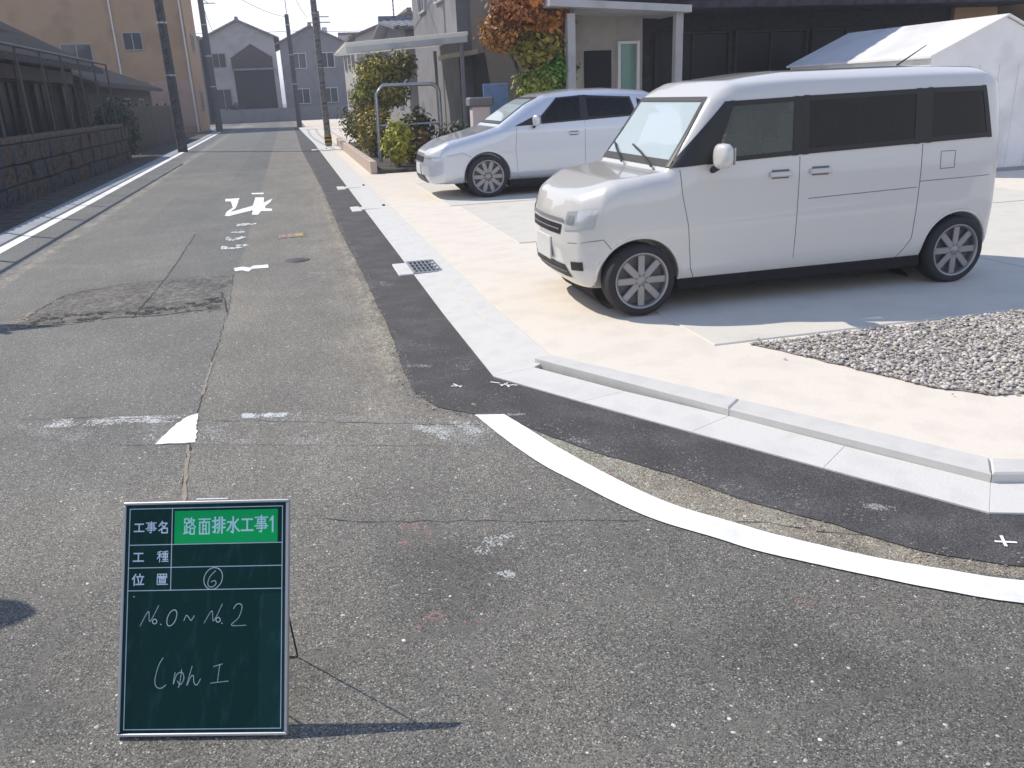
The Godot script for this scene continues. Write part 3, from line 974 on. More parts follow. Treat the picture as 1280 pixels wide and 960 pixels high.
# ---------- the works blackboard ----------
const HAND := [
	[Vector2(0.105, 0.537), Vector2(0.154, 0.474), Vector2(0.166, 0.518), Vector2(0.218, 0.448)],
	[Vector2(0.199, 0.509), Vector2(0.207, 0.514), Vector2(0.207, 0.523), Vector2(0.199, 0.528), Vector2(0.189, 0.528), Vector2(0.182, 0.521), Vector2(0.183, 0.513), Vector2(0.192, 0.508), Vector2(0.202, 0.510)],
	[Vector2(0.231, 0.530), Vector2(0.236, 0.533)],
	[Vector2(0.324, 0.471), Vector2(0.331, 0.480), Vector2(0.331, 0.494), Vector2(0.325, 0.511), Vector2(0.315, 0.525), Vector2(0.301, 0.535), Vector2(0.287, 0.539), Vector2(0.276, 0.535), Vector2(0.271, 0.524), Vector2(0.272, 0.509), Vector2(0.279, 0.493), Vector2(0.291, 0.479), Vector2(0.305, 0.471), Vector2(0.318, 0.469), Vector2(0.328, 0.475)],
	[Vector2(0.376, 0.517), Vector2(0.391, 0.494), Vector2(0.408, 0.505), Vector2(0.421, 0.516), Vector2(0.440, 0.496)],
	[Vector2(0.501, 0.529), Vector2(0.548, 0.476), Vector2(0.560, 0.520), Vector2(0.612, 0.447)],
	[Vector2(0.592, 0.506), Vector2(0.600, 0.512), Vector2(0.600, 0.520), Vector2(0.592, 0.525), Vector2(0.582, 0.525), Vector2(0.575, 0.518), Vector2(0.576, 0.510), Vector2(0.585, 0.505), Vector2(0.595, 0.507)],
	[Vector2(0.609, 0.530), Vector2(0.614, 0.532)],
	[Vector2(0.682, 0.468), Vector2(0.698, 0.451), Vector2(0.721, 0.447), Vector2(0.734, 0.463), Vector2(0.714, 0.507), Vector2(0.671, 0.540), Vector2(0.760, 0.541)],
	[Vector2(0.254, 0.676), Vector2(0.226, 0.711), Vector2(0.206, 0.770), Vector2(0.215, 0.801), Vector2(0.245, 0.808), Vector2(0.274, 0.794)],
	[Vector2(0.329, 0.741), Vector2(0.320, 0.790), Vector2(0.340, 0.750), Vector2(0.372, 0.741), Vector2(0.384, 0.767), Vector2(0.364, 0.793), Vector2(0.344, 0.778)],
	[Vector2(0.369, 0.729), Vector2(0.360, 0.782), Vector2(0.351, 0.806)],
	[Vector2(0.433, 0.715), Vector2(0.403, 0.796), Vector2(0.426, 0.761), Vector2(0.442, 0.757), Vector2(0.446, 0.785), Vector2(0.464, 0.796), Vector2(0.486, 0.770)],
	[Vector2(0.565, 0.718), Vector2(0.619, 0.707)],
	[Vector2(0.603, 0.709), Vector2(0.590, 0.783)],
	[Vector2(0.547, 0.789), Vector2(0.656, 0.781)],
	[Vector2(0.582, 0.289), Vector2(0.596, 0.297), Vector2(0.606, 0.309), Vector2(0.610, 0.323), Vector2(0.608, 0.339), Vector2(0.601, 0.354), Vector2(0.588, 0.366), Vector2(0.572, 0.376), Vector2(0.554, 0.381), Vector2(0.535, 0.381), Vector2(0.519, 0.376), Vector2(0.506, 0.366), Vector2(0.498, 0.354), Vector2(0.495, 0.339), Vector2(0.499, 0.323), Vector2(0.508, 0.309), Vector2(0.522, 0.297), Vector2(0.539, 0.289), Vector2(0.558, 0.286), Vector2(0.576, 0.288), Vector2(0.592, 0.294)],
	[Vector2(0.568, 0.299), Vector2(0.536, 0.322), Vector2(0.521, 0.347), Vector2(0.524, 0.366), Vector2(0.547, 0.371), Vector2(0.570, 0.358), Vector2(0.564, 0.344), Vector2(0.540, 0.348)],
	[Vector2(0.058, 0.407), Vector2(0.065, 0.409)]]

# strokes of each character on a grid of 100
const KANJI := {
	"工": [[10, 14, 90, 14], [50, 14, 50, 86], [4, 86, 96, 86]],
	"事": [[6, 13, 94, 13], [24, 24, 76, 24, 76, 38, 24, 38, 24, 24], [18, 49, 82, 49, 82, 75], [4, 62, 96, 62], [18, 75, 82, 75], [50, 2, 50, 96, 36, 93]],
	"名": [[42, 2, 12, 40], [35, 17, 82, 17, 60, 48, 12, 76], [36, 32, 56, 46], [38, 58, 86, 58, 86, 95, 38, 95, 38, 58]],
	"種": [[40, 5, 8, 14], [4, 30, 46, 30], [25, 12, 25, 98], [25, 35, 4, 70], [28, 40, 46, 58], [94, 5, 52, 12], [48, 24, 98, 24], [55, 35, 92, 35, 92, 62, 55, 62, 55, 35], [55, 48, 92, 48], [73, 12, 73, 92], [52, 77, 95, 77], [46, 93, 99, 93]],
	"位": [[32, 4, 4, 45], [20, 28, 20, 98], [67, 3, 67, 22], [38, 25, 98, 25], [50, 38, 58, 78], [87, 36, 74, 82], [34, 90, 99, 90]],
	"置": [[12, 5, 88, 5, 88, 24, 12, 24, 12, 5], [37, 5, 37, 24], [63, 5, 63, 24], [8, 34, 92, 34], [50, 26, 50, 44], [28, 44, 78, 44, 78, 82, 28, 82, 28, 44], [28, 57, 78, 57], [28, 70, 78, 70], [10, 44, 10, 95, 96, 95]],
	"路": [[8, 8, 42, 8, 42, 32, 8, 32, 8, 8], [25, 32, 25, 88], [25, 56, 44, 56], [10, 48, 10, 90], [2, 94, 46, 85], [66, 2, 48, 32], [62, 15, 90, 15, 75, 38, 46, 57], [57, 22, 75, 40, 99, 56], [56, 63, 90, 63, 90, 96, 56, 96, 56, 63]],
	"面": [[4, 8, 96, 8], [50, 8, 43, 24], [12, 26, 88, 26, 88, 95, 12, 95, 12, 26], [38, 26, 38, 90], [63, 26, 63, 90], [38, 47, 63, 47], [38, 68, 63, 68]],
	"排": [[4, 25, 38, 25], [22, 4, 22, 94, 9, 90], [4, 63, 38, 50], [56, 4, 56, 75, 43, 97], [56, 22, 40, 22], [56, 43, 40, 43], [56, 65, 38, 67], [76, 4, 76, 98], [76, 22, 98, 22], [76, 43, 98, 43], [76, 65, 99, 65]],
	"水": [[50, 3, 50, 95, 36, 89], [7, 32, 38, 32, 28, 60, 5, 83], [88, 17, 60, 42], [52, 35, 70, 65, 97, 86]],
	"1": [[20, 26, 60, 4, 60, 98]],
}

var board_img: Image

func stroke(pts: Array, rad: float, c: Color, rough := 0.0) -> void:
	var w := board_img.get_width()
	var h := board_img.get_height()
	var rng := RandomNumberGenerator.new()
	rng.seed = int(pts[0].x * 1000) + int(pts[0].y * 777)
	for i in pts.size() - 1:
		var a: Vector2 = pts[i]
		var b: Vector2 = pts[i + 1]
		var lo := a.min(b) - Vector2.ONE * (rad + 1.5)
		var hi := a.max(b) + Vector2.ONE * (rad + 1.5)
		for y in range(maxi(0, int(lo.y)), mini(h, int(hi.y) + 1)):
			for x in range(maxi(0, int(lo.x)), mini(w, int(hi.x) + 1)):
				var p := Vector2(x + 0.5, y + 0.5)
				var d := p.distance_to(Geometry2D.get_closest_point_to_segment(p, a, b)) - rad
				if d < 0.75:
					var k := clampf(0.5 - d * 0.7, 0.0, 1.0)
					if rough > 0.0:
						k *= 1.0 - rough * rng.randf()
					board_img.set_pixel(x, y, board_img.get_pixel(x, y).lerp(c, k * c.a))

func glyph(ch: String, lo: Vector2, hi: Vector2, rad: float, c: Color) -> void:
	var sz := Vector2(board_img.get_width(), board_img.get_height())
	for s in KANJI[ch]:
		var pts := []
		for k in range(0, s.size(), 2):
			pts.append((lo + (hi - lo) * Vector2(s[k], s[k + 1]) / 100.0) * sz)
		stroke(pts, rad, c)

func board_face() -> ImageTexture:
	var w := 880
	var h := 1180
	board_img = Image.create_empty(w, h, false, Image.FORMAT_RGB8)
	var f := FastNoiseLite.new()
	f.seed = 3
	f.frequency = 0.006
	f.fractal_octaves = 4
	var g := FastNoiseLite.new()
	g.seed = 4
	g.frequency = 0.03
	for y in h:
		for x in w:
			# rubbed chalk in long vertical and slanting wipes
			var d := f.get_noise_2d(x * 2.2 + y * 0.3, y * 0.7) * 0.5 + 0.5
			var k := clampf((d - 0.56) * 0.3 + g.get_noise_2d(x, y * 0.3) * 0.02, 0.0, 0.2)
			if x > w * 0.84 and y > h * 0.4:
				k += 0.05
			board_img.set_pixel(x, y, Color(0.035 + k * 0.7, 0.2 + k * 0.6, 0.187 + k * 0.75))
	var ink := Color(0.78, 0.84, 0.9)
	var sz := Vector2(w, h)
	# green sticker
	board_img.fill_rect(Rect2i(int(0.305 * w), int(0.03 * h), int(0.645 * w), int(0.147 * h)), Color(0.02, 0.66, 0.36))
	for q in [[V(0.022, 0.017), V(0.978, 0.017)], [V(0.978, 0.017), V(0.978, 0.984)], [V(0.978, 0.984), V(0.022, 0.984)], [V(0.022, 0.984), V(0.022, 0.017)], [V(0.022, 0.179), V(0.978, 0.179)], [V(0.022, 0.281), V(0.978, 0.281)], [V(0.022, 0.382), V(0.978, 0.382)], [V(0.289, 0.017), V(0.289, 0.382)]]:
		stroke([q[0] * sz, q[1] * sz], 2.0, ink)
	for q in [["工", V(0.049, 0.079), V(0.115, 0.124)], ["事", V(0.122, 0.074), V(0.194, 0.127)], ["名", V(0.199, 0.074), V(0.269, 0.129)], ["工", V(0.048, 0.21), V(0.117, 0.257)], ["種", V(0.198, 0.206), V(0.27, 0.257)], ["位", V(0.046, 0.307), V(0.12, 0.359)], ["置", V(0.197, 0.308), V(0.271, 0.358)]]:
		glyph(q[0], q[1], q[2], 2.6 if q[0] in ["種", "置", "事"] else 3.6, ink)
	for q in [["路", V(0.362, 0.06), V(0.436, 0.137)], ["面", V(0.453, 0.063), V(0.531, 0.138)], ["排", V(0.541, 0.059), V(0.621, 0.134)], ["水", V(0.631, 0.06), V(0.711, 0.135)], ["工", V(0.72, 0.064), V(0.798, 0.132)], ["事", V(0.804, 0.056), V(0.891, 0.134)], ["1", V(0.896, 0.061), V(0.932, 0.132)]]:
		glyph(q[0], q[1], q[2], 3.6 if q[0] in ["路", "面", "事"] else 4.6, Color(0.74, 0.87, 0.9))
	for s in HAND:
		var pts := []
		for p in s:
			pts.append(p * sz)
		# round the corners of the handwriting a little
		var fine := []
		for i in pts.size() - 1:
			for k in 5:
				fine.append(pts[i].cubic_interpolate(pts[i + 1], pts[maxi(i - 1, 0)], pts[mini(i + 2, pts.size() - 1)], k / 5.0))
		fine.append(pts[pts.size() - 1])
		stroke(fine, 2.1, Color(0.8, 0.86, 0.88, 0.95), 0.5)
	return ImageTexture.create_from_image(board_img)

func make_board() -> void:
	var bl := Vector3(-0.626, 0, -1.957)
	var br := Vector3(-0.194, 0, -1.832)
	var e := (br - bl).normalized()
	var back := Vector3(e.z, 0, -e.x)
	var a := deg_to_rad(26.0)
	var t := Vector3.UP * cos(a) + back * sin(a)
	var o := thing("blackboard", "green works blackboard with chalk writing leaning on a wire stand", "blackboard", (bl + br) * 0.5 + Vector3.UP * 0.009)
	o.basis = Basis(e, t, e.cross(t))
	var w := 0.45
	var h := 0.605
	var p := MB.new()
	p.box(Vector3(0, h * 0.5, -0.011), Vector3(w - 0.012, h - 0.012, 0.01))
	part("backing", p, mat(0.1, 0.09, 0.07, 0.8), o)
	var f := MB.new()
	f.quad(Vector3(-w / 2 + 0.008, 0.008, -0.004), Vector3(-w / 2 + 0.008, h - 0.008, -0.004), Vector3(w / 2 - 0.008, h - 0.008, -0.004), Vector3(w / 2 - 0.008, 0.008, -0.004))
	f.uv = PackedVector2Array([V(0, 1), V(0, 0), V(1, 0), V(1, 1)])
	var fm := StandardMaterial3D.new()
	fm.albedo_texture = board_face()
	fm.roughness = 0.5
	fm.metallic_specular = 0.2
	part("writing_face", f, fm, o)
	var fr := MB.new()
	for s in [-1, 1]:
		fr.box(Vector3(s * (w / 2 - 0.004), h / 2, -0.009), Vector3(0.008, h - 0.017, 0.018), 0.002)
	part("side_rail", fr, M.alu, o)
	fr = MB.new()
	fr.box(Vector3(0, h - 0.004, -0.009), Vector3(w, 0.008, 0.018), 0.002)
	part("top_rail", fr, M.alu, o)
	fr = MB.new()
	fr.box(Vector3(0, 0.004, -0.009), Vector3(w, 0.008, 0.018), 0.002)
	part("bottom_rail", fr, M.alu, o)
	var cl := MB.new()
	cl.box(Vector3(0.015, h + 0.003, -0.012), Vector3(0.09, 0.006, 0.012), 0.002)
	part("hanger", cl, M.alu, o)
	# wire stand: hinged at the back near the top, foot behind the right edge
	var inv := o.transform.affine_inverse()
	var foot := inv * Vector3(-0.163, 0.004, -2.163)
	var foot_in := inv * Vector3(-0.46, 0.004, -2.25)
	var wr := MB.new()
	wr.tube([Vector3(0.165, h - 0.07, -0.018), foot + (Vector3(0.165, h - 0.07, -0.018) - foot).normalized() * 0.012, foot, foot + (foot_in - foot).normalized() * 0.012, foot_in, Vector3(-0.14, h - 0.07, -0.018)], 0.0026, 6)
	part("wire_stand", wr, M.black, o)
	var hg := MB.new()
	for x in [0.165, -0.14]:
		hg.box(Vector3(x, h - 0.07, -0.0185), Vector3(0.02, 0.015, 0.006), 0.001)
	part("hinge", hg, M.galv, o)

# ---------- cars ----------
# body = side outline, plan outline and cross-section, joined with a rounded minimum, wheel arches cut out
class Hull:
	const H := 0.024
	var ns := 0
	var ny := 0
	var nz := 0
	var lo := Vector3.ZERO
	var side := PackedFloat32Array()
	var plan := PackedFloat32Array()
	var sec := PackedFloat32Array()
	var wheels := []
	var arch := 0.33
	var half := 0.8
	var k1 := 0.1
	var k2 := 0.14
	static func sd(p: Vector2, poly: Array) -> float:
		var d := INF
		var s := 1.0
		var n := poly.size()
		var j := n - 1
		for i in n:
			var e: Vector2 = poly[j] - poly[i]
			var w: Vector2 = p - poly[i]
			var b := w - e * clampf(w.dot(e) / maxf(e.dot(e), 1e-9), 0.0, 1.0)
			d = minf(d, b.dot(b))
			var c1: bool = p.y >= poly[i].y
			var c2: bool = p.y < poly[j].y
			var c3: bool = e.x * w.y > e.y * w.x
			if (c1 and c2 and c3) or (not c1 and not c2 and not c3):
				s = -s
			j = i
		return s * sqrt(d)
	func setup(side_p: Array, plan_p: Array, sec_p: Array, length: float, height: float) -> void:
		lo = Vector3(-0.12, 0.05, 0.0)
		ns = int((length + 0.24) / H) + 2
		ny = int((height + 0.1) / H) + 2
		nz = int((half + 0.1) / H) + 2
		side.resize(ns * ny); plan.resize(ns * nz); sec.resize(nz * ny)
		for i in ns:
			for j in ny:
				side[i * ny + j] = sd(Vector2(lo.x + i * H, lo.y + j * H), side_p)
			for k in nz:
				plan[i * nz + k] = sd(Vector2(lo.x + i * H, k * H), plan_p)
		for k in nz:
			for j in ny:
				sec[k * ny + j] = sd(Vector2(k * H, lo.y + j * H), sec_p)
	func lerp2(tab: PackedFloat32Array, w: int, a: float, b: float, na: int) -> float:
		a = clampf(a, 0.0, na - 1.001)
		b = clampf(b, 0.0, w - 1.001)
		var i := int(a)
		var j := int(b)
		var fa := a - i
		var fb := b - j
		var q := i * w + j
		return lerpf(lerpf(tab[q], tab[q + 1], fb), lerpf(tab[q + w], tab[q + w + 1], fb), fa)
	func val(p: Vector3) -> float:
		var a := (p.x - lo.x) / H
		var b := (p.y - lo.y) / H
		var z := absf(p.z)
		var c := z / H
		var f := lerp2(side, ny, a, b, ns)
		var g := lerp2(plan, nz, a, c, ns)
		var h := maxf(k1 - absf(f - g), 0.0) / k1
		f = maxf(f, g) + h * h * k1 * 0.25
		g = lerp2(sec, ny, c, b, nz)
		h = maxf(k2 - absf(f - g), 0.0) / k2
		f = maxf(f, g) + h * h * k2 * 0.25
		for w in wheels:
			var cyl := Vector2(p.x - w.x, p.y - w.y).length() - arch
			f = maxf(f, -maxf(cyl, half - 0.3 - z))
		return f
	func normal(p: Vector3) -> Vector3:
		var e := 0.018
		return Vector3(val(p + Vector3(e, 0, 0)) - val(p - Vector3(e, 0, 0)), val(p + Vector3(0, e, 0)) - val(p - Vector3(0, e, 0)), val(p + Vector3(0, 0, e)) - val(p - Vector3(0, 0, e))).normalized()
	# march from a point along a direction to the skin
	func hit(p: Vector3, d: Vector3) -> Vector3:
		var step := 0.03
		var prev := p
		for i in 70:
			var q := prev + d * step
			if val(q) < 0.0:
				var a := prev
				var b := q
				for k in 12:
					var m := (a + b) * 0.5
					if val(m) < 0.0:
						b = m
					else:
						a = m
				return (a + b) * 0.5
			prev = q
		return prev
	func shell(hole: Callable) -> MB:
		var m := MB.new()
		var W := nz * 2 - 1
		var f := PackedFloat32Array()
		f.resize(ns * ny * W)
		for i in ns:
			for j in ny:
				for k in nz:
					var q := val(lo + Vector3(i, j, k) * H)
					f[(i * ny + j) * W + nz - 1 + k] = q
					f[(i * ny + j) * W + nz - 1 - k] = q
		var id := PackedInt32Array()
		id.resize(ns * ny * W)
		id.fill(-1)
		var off := [0, 1, W, W + 1, ny * W, ny * W + 1, ny * W + W, ny * W + W + 1]
		var offp := [Vector3(0, 0, 0), Vector3(0, 0, 1), Vector3(0, 1, 0), Vector3(0, 1, 1), Vector3(1, 0, 0), Vector3(1, 0, 1), Vector3(1, 1, 0), Vector3(1, 1, 1)]
		var edges := [[0, 1], [2, 3], [4, 5], [6, 7], [0, 2], [1, 3], [4, 6], [5, 7], [0, 4], [1, 5], [2, 6], [3, 7]]
		for i in ns - 1:
			for j in ny - 1:
				for k in W - 1:
					var b := (i * ny + j) * W + k
					var neg := 0
					for o in off:
						if f[b + o] < 0.0:
							neg += 1
					if neg == 0 or neg == 8:
						continue
					var s := Vector3.ZERO
					var c := 0
					for e in edges:
						var va: float = f[b + off[e[0]]]
						var vb: float = f[b + off[e[1]]]
						if (va < 0.0) != (vb < 0.0):
							s += offp[e[0]].lerp(offp[e[1]], va / (va - vb))
							c += 1
					var p := lo + (Vector3(i, j, k - (nz - 1)) + s / c) * H
					var nn := normal(p)
					p -= nn * clampf(val(p), -0.01, 0.01)
					id[b] = m.vert(p, nn)
		var strides := [ny * W, W, 1]
		for i in range(1, ns - 1):
			for j in range(1, ny - 1):
				for k in range(1, W - 1):
					var b := (i * ny + j) * W + k
					for ax in 3:
						var va := f[b]
						var vb := f[b + strides[ax]]
						if (va < 0.0) == (vb < 0.0):
							continue
						var s1: int = strides[(ax + 1) % 3]
						var s2: int = strides[(ax + 2) % 3]
						var q := [id[b], id[b - s1], id[b - s1 - s2], id[b - s2]]
						if q.min() < 0:
							continue
						if va < 0.0:
							q.reverse()
						var mid: Vector3 = (m.v[q[0]] + m.v[q[1]] + m.v[q[2]] + m.v[q[3]]) / 4.0
						if hole.call(mid, m.n[q[0]]):
							continue
						m.ix.append_array([q[0], q[2], q[1], q[0], q[3], q[2]])
		return m
	# a sheet lying on the skin: four corners in side view (or front view), found along dir
	func patch(cor: Array, dir: Vector3, from: float, out: float, nu := 16, nv := 8, u0 := 0.0, u1 := 1.0, v0 := 0.0, v1 := 1.0) -> MB:
		var rows := []
		for j in nv + 1:
			var row := []
			for i in nu + 1:
				var u := lerpf(u0, u1, float(i) / nu)
				var v := lerpf(v0, v1, float(j) / nv)
				var q: Vector2 = cor[0].lerp(cor[1], u).lerp(cor[3].lerp(cor[2], u), v)
				var p := Vector3(q.x, q.y, 0) if absf(dir.z) > 0.5 else Vector3(0, q.y, q.x)
				p -= dir * p.dot(dir)
				p = hit(p + dir * from, dir)
				row.append(p + normal(p) * out)
			rows.append(row)
		var m := MB.new()
		m.grid(rows, dir.z > 0.5 or dir.x > 0.5)
		return m

func in_quad(p: Vector2, c: Array, shrink: float) -> bool:
	var mid: Vector2 = (c[0] + c[1] + c[2] + c[3]) / 4.0
	var s := 0.0
	for k in 4:
		var a: Vector2 = c[k]
		var b: Vector2 = c[(k + 1) % 4]
		var nn := (b - a).orthogonal().normalized()
		if nn.dot(mid - a) < 0:
			nn = -nn
		if nn.dot(p - a) < shrink:
			return false
	return true

func mirror_z(m: MB) -> MB:
	var o := MB.new()
	o.v = m.v.duplicate(); o.n = m.n.duplicate(); o.uv = m.uv.duplicate(); o.uv2 = m.uv2.duplicate(); o.c = m.c.duplicate()
	for k in o.v.size():
		o.v[k].z = -o.v[k].z
		o.n[k].z = -o.n[k].z
	for k in range(0, m.ix.size(), 3):
		o.ix.append_array([m.ix[k], m.ix[k + 2], m.ix[k + 1]])
	return o

func both(called: String, m: MB, mt: Material, o: Node) -> void:
	part(called, m, mt, o)
	part(called, mirror_z(m), mt, o)

func wheel(o: Node, at: Vector3, r: float, out: float, spokes: int) -> void:
	var w := Node3D.new()
	w.name = numbered("wheel", o)
	o.add_child(w, true)
	w.position = at
	var xf := Transform3D(Basis(Vector3(1, 0, 0), Vector3(0, 0, out), Vector3(0, -out, 0)), Vector3.ZERO)
	var t := MB.new()
	t.lathe([V(r * 0.74, -0.08), V(r * 0.9, -0.088), V(r * 0.985, -0.07), V(r, -0.03), V(r, 0.03), V(r * 0.985, 0.07), V(r * 0.92, 0.088), V(r * 0.79, 0.085), V(r * 0.74, 0.07), V(r * 0.74, -0.07)], 40, xf)
	part("tyre", t, M.rubber, w)
	var m := MB.new()
	m.lathe([V(r * 0.78, 0.084), V(r * 0.76, 0.09), V(r * 0.7, 0.08), V(r * 0.69, 0.04), V(r * 0.66, -0.05)], 40, xf)
	m.lathe([V(r * 0.17, 0.05), V(r * 0.16, 0.07), V(r * 0.1, 0.078), V(0.0, 0.08)], 20, xf)
	for k in spokes:
		var a := TAU * k / spokes
		var rot := Basis(Vector3(0, 0, 1), a)
		var d := rot * Vector3(1, 0, 0)
		m.box(d * r * 0.42 + Vector3(0, 0, 0.062 * out), Vector3(r * 0.6, r * 0.2, 0.022), 0.006, rot)
	part("rim", m, M.rim, w)
	m = MB.new()
	m.lathe([V(r * 0.7, 0.02), V(0.0, 0.02)], 24, xf)
	part("brake_disc", m, M.seam, w)

func make_car(called: String, label: String, d: Dictionary) -> Node3D:
	var o := thing(called, label, d.category, d.at, d.get("turn", 0.0))
	var h := Hull.new()
	h.half = d.half
	h.arch = d.arch
	h.wheels = d.wheels
	h.k1 = d.get("k1", 0.12)
	h.k2 = d.get("k2", 0.14)
	h.setup(d.side, d.plan, d.sec, d.length, d.height)
	var panes: Array = d.panes
	var screen: Array = d.screen
	var hole := func(p: Vector3, nn: Vector3) -> bool:
		if absf(nn.z) > 0.45:
			for q in panes:
				if in_quad(Vector2(p.x, p.y), q.c, 0.012):
					return true
		elif nn.x < -0.25 and p.x < d.screen_to and p.x > d.screen_from:
			return in_quad(Vector2(p.z, p.y), screen, 0.012)
		return false
	part("body", h.shell(hole), d.paint, o)
	var near := Vector3(0, 0, -1)
	for q in panes:
		var win := h.patch(q.c, near, -1.1, 0.004)
		both("side_window", win, M.clear_glass if q.clear else M.privacy_glass, o)
		var len_u: float = q.c[0].distance_to(q.c[1])
		var len_v: float = q.c[0].distance_to(q.c[3])
		var du := 0.035 / len_u
		var dv := 0.035 / len_v
		var t := MB.new()
		for e in [[-du * 0.3, du, -0.1 * dv, 1.0 + 0.1 * dv], [1.0 - du, 1.0 + du * 0.3, -0.1 * dv, 1.0 + 0.1 * dv]]:
			join(t, h.patch(q.c, near, -1.1, 0.007, 2, 8, e[0], e[1], e[2], e[3]))
		for e in [[0.0, dv], [1.0 - dv, 1.0]]:
			join(t, h.patch(q.c, near, -1.1, 0.0075, 16, 2, du, 1.0 - du, e[0], e[1]))
		both("window_frame", t, M.black, o)
	for q in d.black:
		both("pillar_trim", h.patch(q, near, -1.1, 0.006), M.black, o)
	# windscreen
	part("windscreen", h.patch(screen, Vector3(1, 0, 0), d.screen_from, 0.004, 24, 10), M.screen_glass, o)
	var fr := MB.new()
	for e in [[0.0, 0.03, 0.0, 1.0], [0.97, 1.0, 0.0, 1.0], [0.03, 0.97, 0.0, 0.1], [0.03, 0.97, 0.93, 1.0]]:
		join(fr, h.patch(screen, Vector3(1, 0, 0), d.screen_from, 0.0072, 16, 8, e[0], e[1], e[2], e[3]))
	part("windscreen_border", fr, M.black, o)
	# panel gaps
	for line in d.seams:
		var pts := []
		for i in line.size() - 1:
			for k in 6:
				var q: Vector2 = line[i].lerp(line[i + 1], k / 6.0)
				pts.append(h.hit(Vector3(q.x, q.y, 1.1), near))
		pts.append(h.hit(Vector3(line[line.size() - 1].x, line[line.size() - 1].y, 1.1), near))
		var t := MB.new()
		t.tube(pts, 0.0028, 5)
		both("panel_gap", t, M.seam, o)
	for q in d.handles:
		var p := h.hit(Vector3(q.x, q.y, 1.1), near)
		var t := MB.new()
		t.box(p + Vector3(0, 0, 0.014), Vector3(0.17, 0.034, 0.03), 0.011)
		both("door_handle", t, d.paint, o)
		t = MB.new()
		t.box(p + Vector3(0, 0, 0.001), Vector3(0.13, 0.06, 0.008), 0.003)
		both("handle_recess", t, M.seam, o)
	# nose
	for q in d.front:
		part(q.name, h.patch(q.c, Vector3(1, 0, 0), -0.3, q.get("out", 0.005), 16, 6), q.m, o)
		if q.get("pair", false):
			var c2 := []
			for p in [q.c[1], q.c[0], q.c[3], q.c[2]]:
				c2.append(V(-p.x, p.y))
			part(q.name, h.patch(c2, Vector3(1, 0, 0), -0.3, q.get("out", 0.005), 16, 6), q.m, o)
	for q in d.rear:
		part(q.name, h.patch(q.c, Vector3(-1, 0, 0), -(d.length + 0.3), q.get("out", 0.005), 12, 6), q.m, o)
	var pl := h.hit(Vector3(-0.3, d.plate_y, 0), Vector3(1, 0, 0))
	var pm := MB.new()
	pm.box(pl + Vector3(-0.008, 0, 0), Vector3(0.012, 0.165, 0.33), 0.003)
	part("number_plate", pm, mat(0.6, 0.6, 0.58, 0.5), o)
	# mirrors
	var mp: Vector2 = d.mirror
	var base := h.hit(Vector3(mp.x, mp.y - 0.05, 1.1), near)
	var mm := MB.new()
	mm.tube([base + Vector3(0, -0.02, -0.02), base + Vector3(0.0, 0.01, 0.07), base + Vector3(0.0, 0.05, 0.11)], 0.022, 8)
	both("mirror_arm", mm, M.black, o)
	mm = MB.new()
	var prof := []
	for k in 9:
		var a := PI * k / 8
		prof.append(V(sin(a), -cos(a)))
	for k in prof.size():
		prof[k] = Vector2(pow(prof[k].x, 0.6), signf(prof[k].y) * pow(absf(prof[k].y), 0.75))
	mm.lathe(prof, 24, Transform3D(Basis.from_scale(Vector3(0.055, 0.082, 0.1)), base + Vector3(0.0, 0.085, 0.14)))
	both("mirror_shell", mm, d.paint, o)
	mm = MB.new()
	mm.box(base + Vector3(0.05, 0.085, 0.14), Vector3(0.012, 0.11, 0.14), 0.002)
	both("mirror_glass", mm, M.mirror, o)
	# sills, floor pan and cabin
	var ft: Vector2 = d.wheels[0]
	var rt: Vector2 = d.wheels[1]
	mm = MB.new()
	mm.box(Vector3((ft.x + rt.x) / 2, 0.19, 0), Vector3(rt.x - ft.x - h.arch * 2 + 0.04, 0.1, d.half * 2 - 0.12), 0.02)
	part("underbody", mm, M.void, o)
	mm = MB.new()
	for w in d.wheels:
		mm.lathe([V(h.arch - 0.004, -d.half + 0.31), V(h.arch - 0.004, d.half - 0.31)], 24, Transform3D(Basis(Vector3(1, 0, 0), Vector3(0, 0, 1), Vector3(0, -1, 0)), Vector3(w.x, w.y, 0)))
	part("wheel_arch_liner", mm, M.void, o)
	for w in d.wheels:
		for s in [-1.0, 1.0]:
			# black lip round the arch
			var t := MB.new()
			var pts := []
			for k in 31:
				var a := lerpf(-0.25, PI + 0.25, k / 30.0)
				var q := V(w.x + cos(a) * (h.arch + 0.006), w.y + sin(a) * (h.arch + 0.006))
				if q.y < 0.16:
					continue
				var p := h.hit(Vector3(q.x, q.y, 1.1), near)
				if p.z < d.half - 0.16:
					continue
				pts.append(Vector3(p.x, p.y, (p.z - 0.009) * s))
			t.tube(pts, 0.012, 8)
			part("arch_edge", t, d.paint, o)
			wheel(o, Vector3(w.x, d.tyre, s * (d.half - 0.105)), d.tyre, s, d.spokes)
	mm = MB.new()
	mm.box(Vector3(d.cabin.x + 0.9, 0.5, 0), Vector3(1.9, 0.06, d.half * 1.8), 0.01)
	part("cabin_floor", mm, M.dash, o)
	mm = MB.new()
	mm.box(Vector3(d.cabin.x - 0.05, d.cabin.y - 0.06, 0), Vector3(0.35, 0.2, d.half * 1.75), 0.05)
	part("dashboard", mm, M.dash, o)
